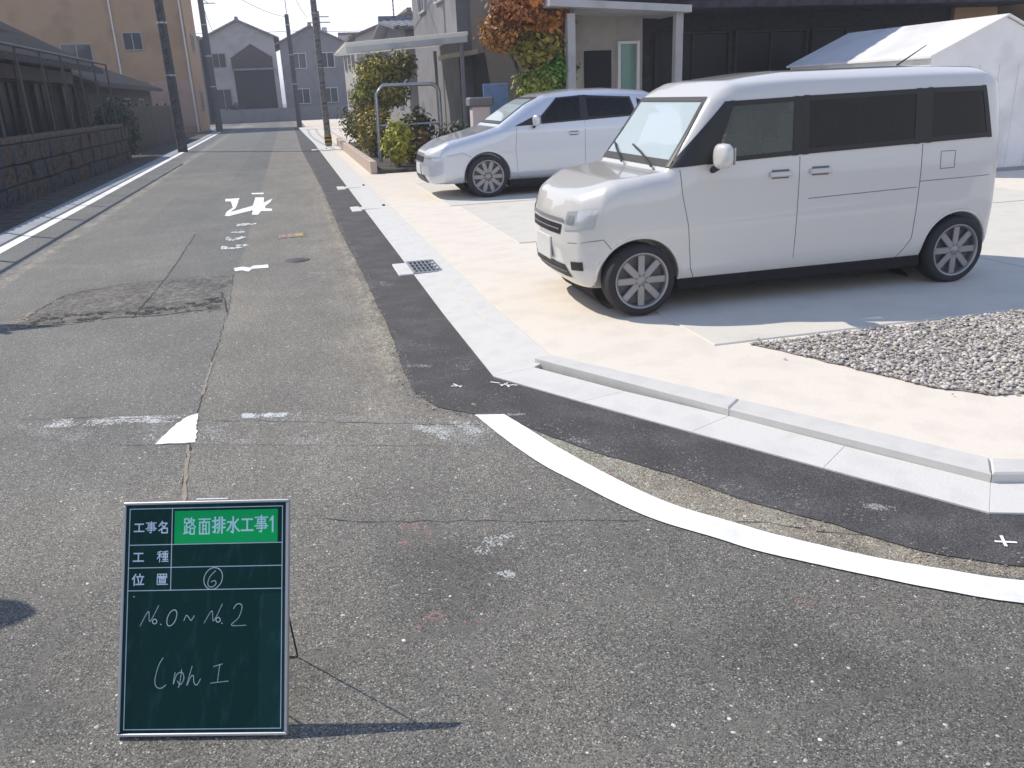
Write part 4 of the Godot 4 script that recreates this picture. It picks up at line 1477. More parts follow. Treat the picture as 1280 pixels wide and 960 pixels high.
	for row in d.seats:
		for s in [-1.0, 1.0]:
			var st := Node3D.new()
			st.name = numbered("seat", o)
			o.add_child(st, true)
			st.position = Vector3(row, d.cabin.y - 0.45, s * d.half * 0.46)
			var q := MB.new()
			q.box(Vector3(0, 0.06, 0), Vector3(0.5, 0.16, 0.5), 0.05)
			part("cushion", q, M.seat_cloth, st)
			q = MB.new()
			q.box(Vector3(0.27, 0.38, 0), Vector3(0.13, 0.56, 0.48), 0.05, Basis(Vector3(0, 0, 1), -0.16))
			part("backrest", q, M.seat_cloth, st)
			q = MB.new()
			q.box(Vector3(0.34, 0.75, 0), Vector3(0.09, 0.19, 0.26), 0.035, Basis(Vector3(0, 0, 1), -0.1))
			part("headrest", q, M.seat_cloth, st)
	mm = MB.new()
	var ring := []
	for k in 25:
		var a := TAU * k / 24
		ring.append(Vector3(d.cabin.x + 0.27, d.cabin.y + 0.0, -d.half * 0.46) + Basis(Vector3(0, 0, 1), 0.45) * Vector3(0, cos(a) * 0.18, sin(a) * 0.18))
	mm.tube(ring, 0.014, 6, false)
	part("steering_wheel", mm, M.black, o)
	return o

func join(a: MB, b: MB) -> void:
	var base := a.v.size()
	a.v.append_array(b.v); a.n.append_array(b.n); a.uv.append_array(b.uv); a.uv2.append_array(b.uv2); a.c.append_array(b.c)
	for i in b.ix:
		a.ix.append(i + base)

func make_cars() -> void:
	var van := {
		"category": "van", "at": Vector3(1.66, 0.046, -5.94), "paint": M.white_paint, "half": 0.7375, "arch": 0.287, "tyre": 0.25, "length": 3.5, "height": 1.64, "spokes": 8,
		"wheels": [V(0.553, 0.252), V(3.08, 0.252)], "k1": 0.17, "k2": 0.12,
		"side": [V(0.2, 0.17), V(0.08, 0.28), V(0.03, 0.48), V(0.055, 0.68), V(0.15, 0.82), V(0.4, 0.92), V(0.74, 0.955), V(0.91, 1.18), V(1.07, 1.415), V(1.22, 1.53), V(1.7, 1.6), V(2.8, 1.605), V(3.25, 1.575), V(3.38, 1.47), V(3.46, 1.05), V(3.5, 0.55), V(3.47, 0.26), V(3.3, 0.16), V(0.3, 0.15)],
		"plan": [V(0.03, -0.5), V(0.03, 0.12), V(0.07, 0.34), V(0.16, 0.52), V(0.3, 0.65), V(0.56, 0.7375), V(3.15, 0.7375), V(3.4, 0.69), V(3.5, 0.58), V(3.5, -0.5)],
		"sec": [V(-0.5, 0.08), V(0.66, 0.12), V(0.715, 0.28), V(0.7375, 0.58), V(0.73, 0.88), V(0.71, 1.02), V(0.655, 1.42), V(0.615, 1.515), V(0.45, 1.585), V(0.22, 1.61), V(-0.5, 1.615)],
		"panes": [{"c": [V(1.03, 0.998), V(1.69, 1.02), V(1.69, 1.4), V(1.2, 1.39)], "clear": true}, {"c": [V(1.745, 1.022), V(2.66, 1.045), V(2.66, 1.413), V(1.745, 1.402)], "clear": false}, {"c": [V(2.73, 1.047), V(3.28, 1.06), V(3.2, 1.413), V(2.73, 1.415)], "clear": false}],
		"black": [[V(0.76, 0.98), V(1.035, 0.998), V(1.205, 1.39), V(1.16, 1.39)], [V(1.685, 1.02), V(1.75, 1.022), V(1.75, 1.402), V(1.685, 1.4)], [V(2.655, 1.045), V(2.735, 1.047), V(2.735, 1.415), V(2.655, 1.413)]],
		"screen": [V(-0.63, 0.985), V(0.63, 0.985), V(0.55, 1.42), V(-0.55, 1.42)], "screen_from": 0.58, "screen_to": 1.5,
		"seams": [[V(0.92, 0.3), V(0.89, 0.6), V(0.84, 0.82), V(0.83, 0.97)], [V(0.92, 0.3), V(0.98, 0.18), V(1.69, 0.175)], [V(1.717, 0.175), V(1.717, 1.01)], [V(1.745, 0.175), V(2.56, 0.185), V(2.69, 0.37), V(2.7, 0.75), V(2.7, 1.04)], [V(0.12, 0.5), V(0.3, 0.54), V(0.36, 0.46)], [V(2.7, 0.78), V(3.42, 0.79)], [V(1.8, 0.72), V(2.68, 0.74)], [V(2.86, 0.86), V(2.98, 0.86), V(2.98, 0.98), V(2.86, 0.98), V(2.86, 0.86)]],
		"handles": [V(1.57, 0.9), V(1.88, 0.905)],
		"front": [{"name": "headlight", "c": [V(0.37, 0.58), V(0.6, 0.61), V(0.62, 0.74), V(0.39, 0.71)], "m": M.lamp_glass, "pair": true}, {"name": "headlight_inner", "c": [V(0.4, 0.625), V(0.47, 0.63), V(0.475, 0.69), V(0.41, 0.685)], "m": M.alu, "pair": true, "out": 0.0075}, {"name": "upper_grille", "c": [V(-0.32, 0.55), V(0.32, 0.55), V(0.34, 0.62), V(-0.34, 0.62)], "m": M.black, "out": 0.004}, {"name": "grille_slat", "c": [V(-0.31, 0.58), V(0.31, 0.58), V(0.31, 0.59), V(-0.31, 0.59)], "m": M.alu, "out": 0.008}, {"name": "chrome_strip", "c": [V(-0.36, 0.64), V(0.36, 0.64), V(0.36, 0.662), V(-0.36, 0.662)], "m": M.alu, "out": 0.008}, {"name": "lower_intake", "c": [V(-0.4, 0.25), V(0.4, 0.25), V(0.36, 0.34), V(-0.36, 0.34)], "m": M.black}, {"name": "intake_slat", "c": [V(-0.38, 0.29), V(0.38, 0.29), V(0.38, 0.302), V(-0.38, 0.302)], "m": M.seam, "out": 0.009}, {"name": "fog_lamp", "c": [V(0.43, 0.31), V(0.54, 0.32), V(0.54, 0.38), V(0.43, 0.37)], "m": M.black, "pair": true}],
		"rear": [{"name": "tail_lamp", "c": [V(0.5, 0.85), V(0.6, 0.85), V(0.58, 1.25), V(0.5, 1.25)], "m": M.red_lens}, {"name": "rear_window", "c": [V(-0.46, 1.04), V(0.46, 1.04), V(0.42, 1.4), V(-0.42, 1.4)], "m": M.pane}],
		"plate_y": 0.43, "mirror": V(1.06, 1.02), "cabin": V(0.96, 0.9), "seats": [1.52, 2.5]}
	var v := make_car("white_van", "boxy white compact van parked on the concrete bay, nearest car", van)
	# wipers, roof aerial, side lamps
	var m := MB.new()
	m.tube([Vector3(0.72, 0.985, 0.45), Vector3(0.79, 1.06, 0.1), Vector3(0.82, 1.1, -0.12)], 0.008, 5)
	part("wiper", m, M.black, v)
	m = MB.new()
	m.tube([Vector3(0.72, 0.985, -0.1), Vector3(0.79, 1.06, -0.38), Vector3(0.83, 1.1, -0.52)], 0.008, 5)
	part("wiper", m, M.black, v)
	m = MB.new()
	m.tube([Vector3(2.95, 1.58, 0.0), Vector3(3.2, 1.72, 0.0)], [0.007, 0.003], 6)
	part("roof_aerial", m, M.black, v)
	var sv := {
		"category": "car", "at": Vector3(1.86, 0.046, -13.47), "paint": M.silver_paint, "half": 0.865, "arch": 0.36, "tyre": 0.315, "length": 4.36, "height": 1.56, "spokes": 10,
		"wheels": [V(0.97, 0.32), V(3.6, 0.32)], "k1": 0.2, "k2": 0.16,
		"side": [V(0.1, 0.2), V(0.0, 0.32), V(0.0, 0.52), V(0.08, 0.7), V(0.4, 0.84), V(0.9, 0.95), V(1.15, 1.02), V(1.62, 1.32), V(1.95, 1.48), V(2.4, 1.555), V(3.0, 1.55), V(3.6, 1.47), V(4.0, 1.3), V(4.25, 1.05), V(4.36, 0.75), V(4.34, 0.35), V(4.2, 0.2)],
		"plan": [V(-0.0, -0.5), V(0.0, 0.35), V(0.08, 0.6), V(0.3, 0.78), V(0.8, 0.865), V(3.7, 0.865), V(4.15, 0.78), V(4.36, 0.6), V(4.36, -0.5)],
		"sec": [V(-0.5, 0.1), V(0.78, 0.16), V(0.84, 0.34), V(0.865, 0.65), V(0.85, 0.95), V(0.82, 1.02), V(0.66, 1.42), V(0.55, 1.52), V(0.3, 1.57), V(-0.5, 1.58)],
		"panes": [{"c": [V(1.72, 1.03), V(2.5, 1.06), V(2.5, 1.42), V(2.12, 1.4)], "clear": false}, {"c": [V(2.56, 1.062), V(3.38, 1.09), V(3.3, 1.37), V(2.56, 1.42)], "clear": false}, {"c": [V(3.44, 1.095), V(3.78, 1.12), V(3.62, 1.27), V(3.42, 1.34)], "clear": false}],
		"black": [[V(2.49, 1.06), V(2.57, 1.062), V(2.57, 1.42), V(2.49, 1.42)], [V(1.42, 1.02), V(1.72, 1.03), V(1.84, 1.15), V(1.78, 1.17)]],
		"screen": [V(-0.66, 1.06), V(0.66, 1.06), V(0.54, 1.42), V(-0.54, 1.42)], "screen_from": 0.95, "screen_to": 2.2,
		"seams": [[V(1.45, 0.3), V(1.42, 0.7), V(1.45, 1.0)], [V(2.53, 0.24), V(2.53, 1.06)], [V(1.45, 0.3), V(1.55, 0.24), V(3.1, 0.24)], [V(3.1, 0.24), V(3.3, 0.6), V(3.42, 1.08)], [V(0.12, 0.6), V(0.6, 0.68), V(0.75, 0.6)]],
		"handles": [V(2.35, 0.88), V(3.2, 0.9)],
		"front": [{"name": "headlight", "c": [V(0.42, 0.6), V(0.74, 0.64), V(0.76, 0.77), V(0.46, 0.7)], "m": M.lamp_glass, "pair": true}, {"name": "upper_grille", "c": [V(-0.36, 0.55), V(0.36, 0.55), V(0.38, 0.63), V(-0.38, 0.63)], "m": M.black}, {"name": "lower_intake", "c": [V(-0.5, 0.25), V(0.5, 0.25), V(0.42, 0.36), V(-0.42, 0.36)], "m": M.black}],
		"rear": [{"name": "tail_lamp", "c": [V(0.55, 0.8), V(0.76, 0.8), V(0.72, 0.98), V(0.55, 0.98)], "m": M.red_lens}],
		"plate_y": 0.44, "mirror": V(1.72, 1.06), "cabin": V(1.4, 0.95), "seats": [2.1, 3.0]}
	make_car("silver_car", "silver hatchback parked beyond the white van, nose towards the street", sv)

# ---------- poles and wires ----------
func make_poles() -> void:
	var spec := [
		[-3.83, -33.2, 0.175, 0.12, 11.5, "nearest concrete utility pole on the left gutter, beside the dark fence", true],
		[-4.12, -55.6, 0.2, 0.13, 12.5, "farther concrete utility pole on the left at the street corner", true],
		[0.64, -57.0, 0.16, 0.12, 6.6, "short concrete pole at the far right end of the gutter", true],
		[1.26, -30.9, 0.11, 0.085, 11.0, "slim right hand pole with a yellow and black guard at its foot", false]]
	for s in spec:
		var o := thing("utility_pole", s[5], "utility pole", Vector3(s[0], 0, s[1]), 0.0, "")
		var m := MB.new()
		m.tube([Vector3(0, -0.05, 0), Vector3(0, s[4] * 0.5, 0), Vector3(0, s[4], 0)], [s[2], (s[2] + s[3]) * 0.5, s[3]], 20)
		part("shaft", m, M.pole if s[6] else M.steel_pole, o)
		for k in 3:
			var y: float = [2.6, 4.3, 6.0][k]
			if y > s[4] - 0.3:
				continue
			m = MB.new()
			var r: float = lerpf(s[2], s[3], y / s[4])
			m.lathe([V(r, y - 0.03), V(r + 0.012, y - 0.03), V(r + 0.012, y + 0.03), V(r, y + 0.03)], 20)
			part("steel_band", m, M.galv, o)
		if s[6] and s[4] > 8.0:
			for k in 9:
				var y := 1.8 + 0.45 * k
				m = MB.new()
				var sd := 1.0 if k % 2 == 0 else -1.0
				m.tube([Vector3(0, y, 0), Vector3(0, y, sd * (s[2] + 0.1))], 0.009, 6)
				part("step_bolt", m, M.galv, o)
			m = MB.new()
			m.box(Vector3(0, 9.2, 0), Vector3(1.7, 0.09, 0.09), 0.01)
			part("cross_arm", m, M.galv, o)
			m = MB.new()
			m.box(Vector3(0.45, 7.15, 0), Vector3(0.75, 0.05, 0.05), 0.01)
			part("side_bracket", m, M.galv, o)
			for k in 3:
				m = MB.new()
				m.lathe([V(0.0, 9.24), V(0.045, 9.25), V(0.03, 9.3), V(0.05, 9.33), V(0.03, 9.38), V(0.0, 9.4)], 10, Transform3D(Basis(), Vector3(-0.7 + 0.7 * k + 0.02, 0, 0)))
				part("insulator", m, M.white_metal, o)
		if not s[6]:
			var gsh := MB.new()
			gsh.lathe([V(s[2] + 0.012, 0.1), V(s[2] + 0.014, 0.42), V(s[2] + 0.01, 0.44)], 18)
			part("guard", gsh, M.yellow, o)
			for k in 2:
				gsh = MB.new()
				gsh.lathe([V(s[2] + 0.017, 0.16 + 0.13 * k), V(s[2] + 0.017, 0.22 + 0.13 * k)], 18)
				part("black_stripe", gsh, M.black, o)
	# thin mast on the short pole
	var mast := MB.new()
	mast.tube([Vector3(0.66, 6.55, -57.0), Vector3(0.66, 9.6, -57.0)], 0.025, 6)
	one("mast", mast, M.galv, "thin mast rising from the short far pole", "mast")
	wires()

func sag(a: Vector3, b: Vector3, drop: float) -> Array:
	var o := []
	for k in 17:
		var t := k / 16.0
		o.append(a.lerp(b, t) + Vector3.DOWN * drop * 4.0 * t * (1.0 - t))
	return o

func wires() -> void:
	var list := [
		[Vector3(-4.5, 9.4, -33.2), Vector3(-4.8, 9.4, -55.6), 0.4, "left overhead wire between the two left poles, outermost"],
		[Vector3(-3.8, 9.4, -33.2), Vector3(-4.1, 9.4, -55.6), 0.4, "middle overhead wire between the two left poles"],
		[Vector3(-3.4, 7.15, -33.2), Vector3(-3.7, 7.15, -55.6), 0.4, "low cable between the two left poles"],
		[Vector3(-4.1, 8.9, -55.6), Vector3(1.2, 9.8, -96.0), 0.5, "overhead wire from the far left pole to the distant cross arm pole"],
		[Vector3(-12.0, 8.05, -88.0), Vector3(1.2, 7.9, -88.0), 0.15, "level wire above the end house roofs, left part"],
		[Vector3(1.2, 7.9, -88.0), Vector3(14.0, 8.0, -88.0), 0.2, "level wire above the end house roofs, right part"],
		[Vector3(1.3, 9.6, -30.9), Vector3(7.2, 4.6, -36.5), 0.35, "service wire sloping from the slim right pole to a low roof"],
		[Vector3(1.3, 8.2, -31.0), Vector3(9.2, 5.4, -37.0), 0.25, "second service wire from the slim right pole to the low roof, lower one"],
		[Vector3(-4.3, 8.7, -56.0), Vector3(-6.0, 8.3, -92.0), 0.6, "overhead wire running on past the far left pole"],
		[Vector3(1.26, 10.4, -30.9), Vector3(0.66, 9.5, -57.0), 0.5, "overhead wire from the slim right pole to the short far pole"],
		[Vector3(0.66, 9.2, -57.0), Vector3(3.2, 9.8, -97.0), 0.4, "thin wire from the short far pole over the end houses"]]
	for w in list:
		var m := MB.new()
		m.tube(sag(w[0], w[1], w[2]), 0.02, 5, false)
		one("overhead_wire", m, M.wire, w[3], "wire")
	# distant pole with arms
	var o := thing("distant_pole", "distant dark pole with cross arms above the end house roofs", "utility pole", Vector3(4.3, 0, -97.0))
	var m := MB.new()
	m.tube([Vector3(0, 0, 0), Vector3(0, 10.4, 0)], 0.14, 10)
	part("shaft", m, M.pole, o)
	for k in 2:
		m = MB.new()
		m.box(Vector3(0.3 * k, 9.3 + 0.55 * k, 0), Vector3(2.4 - 0.8 * k, 0.12, 0.12), 0.01)
		part("cross_arm", m, M.galv, o)
	m = MB.new()
	m.lathe([V(0, 8.1), V(0.28, 8.1), V(0.28, 8.8), V(0, 8.85)], 12, Transform3D(Basis(), Vector3(0.5, 0, 0)))
	part("transformer", m, M.galv, o)
	# aerial on a roof
	o = thing("roof_aerial", "small fishbone aerial on a mast above the right hand roofs", "aerial", Vector3(9.6, 4.5, -41.0))
	m = MB.new()
	m.tube([Vector3(0, 0, 0), Vector3(0, 1.0, 0)], 0.02, 6)
	part("mast", m, M.galv, o)
	m = MB.new()
	m.tube([Vector3(-0.6, 0.9, 0), Vector3(0.6, 0.9, 0)], 0.012, 5)
	for k in 7:
		m.tube([Vector3(-0.54 + 0.18 * k, 0.9, -0.25), Vector3(-0.54 + 0.18 * k, 0.9, 0.25)], 0.008, 5)
		m.tube([Vector3(-0.54 + 0.18 * k, 0.78, 0.0), Vector3(-0.54 + 0.18 * k, 1.02, 0.0)], 0.008, 5)
	part("elements", m, M.galv, o)
	o = thing("leaning_mast", "dark mast standing above the roofs right of the slim pole", "mast", Vector3(9.9, 5.0, -78.5))
	m = MB.new()
	m.tube([Vector3(0, 0, 0), Vector3(0.0, 5.5, 0)], 0.05, 6)
	for k in 10:
		m.box(Vector3(0.0, 1.6 + 0.35 * k, 0), Vector3(0.16, 0.04, 0.16))
	part("shaft", m, M.wire, o)

# ---------- buildings ----------
func window(parent: Node, at: Vector3, out: Vector3, w: float, h: float, cols := 2, frame: Material = null, pane: Material = null) -> void:
	var bs := Basis(Vector3.UP.cross(out), Vector3.UP, out)
	var f := MB.new()
	for s in [-1, 1]:
		f.box(at + bs * Vector3(s * (w / 2 + 0.03), 0, 0.03), Vector3(0.06, h + 0.12, 0.1), 0.008, bs)
		f.box(at + bs * Vector3(0, s * (h / 2 + 0.03), 0.031), Vector3(w, 0.06, 0.1), 0.008, bs)
	for k in range(1, cols):
		f.box(at + bs * Vector3(-w / 2 + w * k / cols, 0, 0.025), Vector3(0.045, h, 0.06), 0.0, bs)
	var win := part("window", f, frame if frame else M.frame, parent)
	for k in cols:
		var p := MB.new()
		var e := 0.006 * (k % 2)
		p.box(at + bs * Vector3(-w / 2 + w * (k + 0.5) / cols, 0, 0.008 + e), Vector3(w / cols - 0.05, h - 0.01, 0.012), 0.0, bs)
		part("pane", p, pane if pane else M.pane, win)

# ridge along x or z; walls is the box, the roof overhangs
func house(called: String, label: String, x0: float, x1: float, z0: float, z1: float, wall_h: float, rise: float, ridge_x: bool, wall_m: Material, roof_m: Material, over := 0.5) -> Node3D:
	var o := thing(called, label, "house", Vector3((x0 + x1) / 2, 0, (z0 + z1) / 2))
	var w := absf(x1 - x0)
	var d := absf(z1 - z0)
	var m := MB.new()
	if rise > 0.0:
		var span := d if ridge_x else w
		var lenn := w if ridge_x else d
		var xf := Transform3D(Basis(Vector3(0, 0, 1), Vector3(0, 1, 0), Vector3(-1, 0, 0)), Vector3.ZERO) if ridge_x else Transform3D()
		m.prism(PackedVector2Array([V(-span / 2, -0.05), V(-span / 2, wall_h), V(0, wall_h + rise), V(span / 2, wall_h), V(span / 2, -0.05)]), -lenn / 2, lenn / 2, xf)
		part("wall", m, wall_m, o)
		var slope := rise / (span / 2)
		for s in [-1.0, 1.0]:
			var r := MB.new()
			var ea := span / 2 + over
			var t := 0.12
			r.prism(PackedVector2Array([V(0, wall_h + rise + 0.02), V(s * ea, wall_h - over * slope + 0.02), V(s * ea, wall_h - over * slope + 0.02 + t), V(0, wall_h + rise + 0.02 + t)]), -lenn / 2 - over, lenn / 2 + over, xf)
			# rolls of the tile rows
			var n := int((lenn + over * 2) / 0.32)
			for k in n:
				var z := -lenn / 2 - over + 0.16 + k * 0.32
				r.prism(PackedVector2Array([V(0, wall_h + rise + 0.02 + t), V(s * ea, wall_h - over * slope + 0.02 + t), V(s * ea, wall_h - over * slope + 0.06 + t), V(0, wall_h + rise + 0.06 + t)]), z - 0.06, z + 0.06, xf)
			part("roof_slope", r, roof_m, o)
		var rc := MB.new()
		rc.prism(PackedVector2Array([V(-0.16, wall_h + rise + 0.1), V(0.16, wall_h + rise + 0.1), V(0.12, wall_h + rise + 0.34), V(-0.12, wall_h + rise + 0.34)]), -lenn / 2 - over - 0.02, lenn / 2 + over + 0.02, xf)
		part("roof_ridge", rc, roof_m, o)
	else:
		m.box(Vector3(0, wall_h / 2, 0), Vector3(w, wall_h, d), 0.02)
		part("wall", m, wall_m, o)
		var r := MB.new()
		r.box(Vector3(0, wall_h + 0.11, 0), Vector3(w + over, 0.2, d + over), 0.03)
		part("roof", r, roof_m, o)
	return o

func wall_rows(o: Node3D, out: Vector3, dist: float, from: float, to: float, ys: Array, w: float, h: float, n: int, frame: Material = null) -> void:
	for y in ys:
		for k in n:
			var t := lerpf(from, to, (k + 0.5) / n)
			var at := out * dist + Vector3(0, y, 0) + (Vector3(0, 0, t) if absf(out.x) > 0.5 else Vector3(t, 0, 0))
			window(o, at, out, w, h, 2, frame)

func make_left_side() -> void:
	# stone wall with coping and a pipe railing
	var o := thing("stone_wall", "low mottled stone retaining wall along the left side of the street", "wall", Vector3(-4.85, 0, 0))
	var rng := RandomNumberGenerator.new()
	rng.seed = 21
	var core := MB.new()
	core.box(Vector3(-0.27, 0.5, -19.6), Vector3(0.4, 1.1, 17.2))
	part("backing", core, M.void, o)
	var variants := []
	for k in 10:
		var b := MB.new()
		b.box(Vector3.ZERO, Vector3(0.3, 1, 1), 0.05)
		for i in b.v.size():
			b.v[i] += Vector3(rng.randf() * 0.0 + 0.03 * sin(b.v[i].y * 9.0 + k) * cos(b.v[i].z * 7.0 + k * 2.0), 0, 0)
		variants.append(b.mesh())
	for row in 3:
		var z := -11.0 - rng.randf() * 0.3
		var y0 := 0.0 + row * 0.345
		while z > -28.0:
			var w := rng.randf_range(0.38, 0.75)
			var s := MeshInstance3D.new()
			s.mesh = variants[rng.randi() % 10]
			s.name = numbered("stone", o)
			s.material_override = [M.stone_a, M.stone_b, M.stone_c, M.stone_a][rng.randi() % 4]
			o.add_child(s, true)
			s.position = Vector3(rng.randf_range(-0.02, 0.03) - 0.06, y0 + 0.17, z - w / 2)
			s.scale = Vector3(1, 0.335, w - 0.015)
			z -= w
	var cp := MB.new()
	cp.box(Vector3(-0.2, 1.09, -19.6), Vector3(0.46, 0.1, 17.3), 0.015)
	part("coping", cp, M.coping, o)
	var rl := thing("pipe_railing", "thin pipe railing with posts on top of the stone wall", "railing", Vector3(-4.95, 1.14, 0))
	var m := MB.new()
	m.tube([Vector3(0, 1.65, -7.0), Vector3(0, 1.65, -28.0)], 0.03, 8)
	part("top_rail", m, M.dark_rail, rl)
	for k in 12:
		m = MB.new()
		m.tube([Vector3(0, 0, -8.4 - 1.78 * k), Vector3(0, 1.65, -8.4 - 1.78 * k)], 0.026, 8)
		part("post", m, M.dark_rail, rl)
	# old wooden house with low tiled eaves
	var h := house("wooden_house", "dark old wooden house with low tiled eaves behind the stone wall", -13.5, -6.65, -31.0, -15.0, 3.15, 1.9, false, M.night_wood, M.roof_tile, 0.9)
	for k in 5:
		var z := -13.8 + 3.1 * k
		window(h, Vector3(3.45, 1.5, z + 7.0 - 0.5), Vector3.RIGHT, 1.7, 1.6, 2, M.dark_wood, M.night_pane)
	for k in 6:
		m = MB.new()
		m.box(Vector3(3.48, 1.55, -8.0 + 3.1 * k), Vector3(0.13, 3.1, 0.13), 0.01)
		part("post", m, M.brown_wood, h)
	m = MB.new()
	m.box(Vector3(3.5, 2.55, 0), Vector3(0.08, 0.35, 15.9), 0.01)
	part("wall_band", m, M.stucco_grey, h)
	window(h, Vector3(1.5, 1.5, 8.0), Vector3.BACK, 1.7, 1.6, 2, M.dark_wood, M.night_pane)
	var up := house("upper_house", "grey upper storey house rising behind the old wooden house", -17.0, -9.6, -29.0, -13.0, 6.3, 1.8, false, M.stucco_grey, M.roof_tile, 0.7)
	wall_rows(up, Vector3.RIGHT, 3.7, -6.5, 6.5, [5.1], 1.6, 1.1, 3, M.white_frame)
	# beige apartment block
	var a := house("apartment_block", "tall beige rendered apartment block at the far left corner of the street", -16.5, -5.3, -63.5, -57.0, 8.3, 0.0, false, M.stucco_beige, M.roof_brown, 0.4)
	# relative to the block: x -5.6..5.6, front at z 3.25
	for q in [[-3.6, 1.5], [-0.6, 1.5], [-3.6, 4.6], [-0.6, 4.6]]:
		window(a, Vector3(q[0], q[1], 3.25), Vector3.BACK, 1.6, 1.2, 2)
	window(a, Vector3(2.55, 5.3, 3.25), Vector3.BACK, 1.0, 0.9, 2)
	window(a, Vector3(5.6, 5.3, 0.5), Vector3.RIGHT, 1.1, 0.9, 2)
	window(a, Vector3(5.6, 1.8, 0.0), Vector3.RIGHT, 1.3, 1.2, 2)
	m = MB.new()
	m.box(Vector3(0, 3.1, 3.27), Vector3(11.2, 0.16, 0.06), 0.01)
	part("floor_band", m, M.stucco_beige, a)
	m = MB.new()
	m.box(Vector3(4.3, 1.7, 3.28), Vector3(2.5, 2.7, 0.06), 0.01)
	part("entrance_cladding", m, M.stucco_pink, a)
	for x in [5.45, 1.6]:
		m = MB.new()
		m.tube([Vector3(x, 0.0, 3.33), Vector3(x, 8.2, 3.33)], 0.05, 8)
		part("downpipe", m, M.white_frame, a)
	# low garden building between the fence and the block
	var low := house("low_annex", "low brown annex roof behind the dark board fence", -13.0, -7.2, -52.0, -36.0, 2.6, 1.2, false, M.brown_wood, M.roof_tile, 0.6)
	wall_rows(low, Vector3.RIGHT, 2.9, -6.0, 6.0, [1.4], 1.4, 1.1, 3)
	# dark clipped shrub and board fence
	shrub("dark_shrub", "tall dark clipped evergreen shrub at the end of the stone wall", "shrub", Vector3(-5.3, 0, -30.0), Vector3(0.62, 1.02, 1.75), Color(0.02, 0.032, 0.012), Color(0.045, 0.062, 0.022), 5200, 4, 0.06)
	for k in 5:
		var f := thing("board_fence", ["first dark board fence panel after the evergreen shrub", "second dark board fence panel after the evergreen shrub", "third dark board fence panel after the evergreen shrub", "fourth dark board fence panel after the evergreen shrub", "last dark board fence panel, nearest the beige apartment block"][k], "fence", Vector3(-5.35, 0, -32.4 - 2.7 * k))
		for b in 12:
			m = MB.new()
			m.box(Vector3(rng.randf_range(-0.004, 0.004), 0.83, -0.11 - 0.222 * b), Vector3(0.022, 1.6, 0.212), 0.004)
			part("board", m, M.brown_wood, f)
		for s in [0.0, -2.68]:
			m = MB.new()
			m.box(Vector3(-0.06, 0.85, s), Vector3(0.09, 1.75, 0.09), 0.008)
			part("post", m, M.dark_wood, f)
	# invented sign and mirror, added out of view to throw the left edge shadows
	var sg := thing("shadow_caster_sign", "unseen red triangular sign on a grey post, added for its shadow tip", "shadow caster", Vector3(-3.62, 0, -8.1))
	m = MB.new()
	m.tube([Vector3(0, 0, 0), Vector3(0, 2.1, 0)], 0.03, 10)
	part("post", m, M.galv, sg)
	m = MB.new()
	m.prism(PackedVector2Array([V(-0.4, 2.05), V(0.4, 2.05), V(0, 1.36)]), -0.05, -0.04)
	part("plate", m, M.red_sign, sg)
	var mr := thing("shadow_caster_mirror", "unseen orange backed traffic mirror, added for its round shadow, at the junction's left corner", "road mirror", Vector3(-2.62, 0, -3.98))  # unseen, added only for the round shadow it casts
	m = MB.new()
	m.tube([Vector3(0, 0, 0), Vector3(0, 2.0, 0)], 0.038, 10)
	part("post", m, M.orange, mr)
	m = MB.new()
	var tilt := Transform3D(Basis(Vector3(1, 0, 0), 1.35), Vector3(0, 1.9, 0.05))
	m.lathe([V(0.0, -0.06), V(0.28, -0.03), V(0.3, 0.0), V(0.28, 0.02)], 28, tilt)
	part("mirror_housing", m, M.orange, mr)
	m = MB.new()
	m.lathe([V(0.279, 0.018), V(0.15, 0.04), V(0.0, 0.05)], 28, tilt)
	part("mirror_face", m, M.mirror, mr)

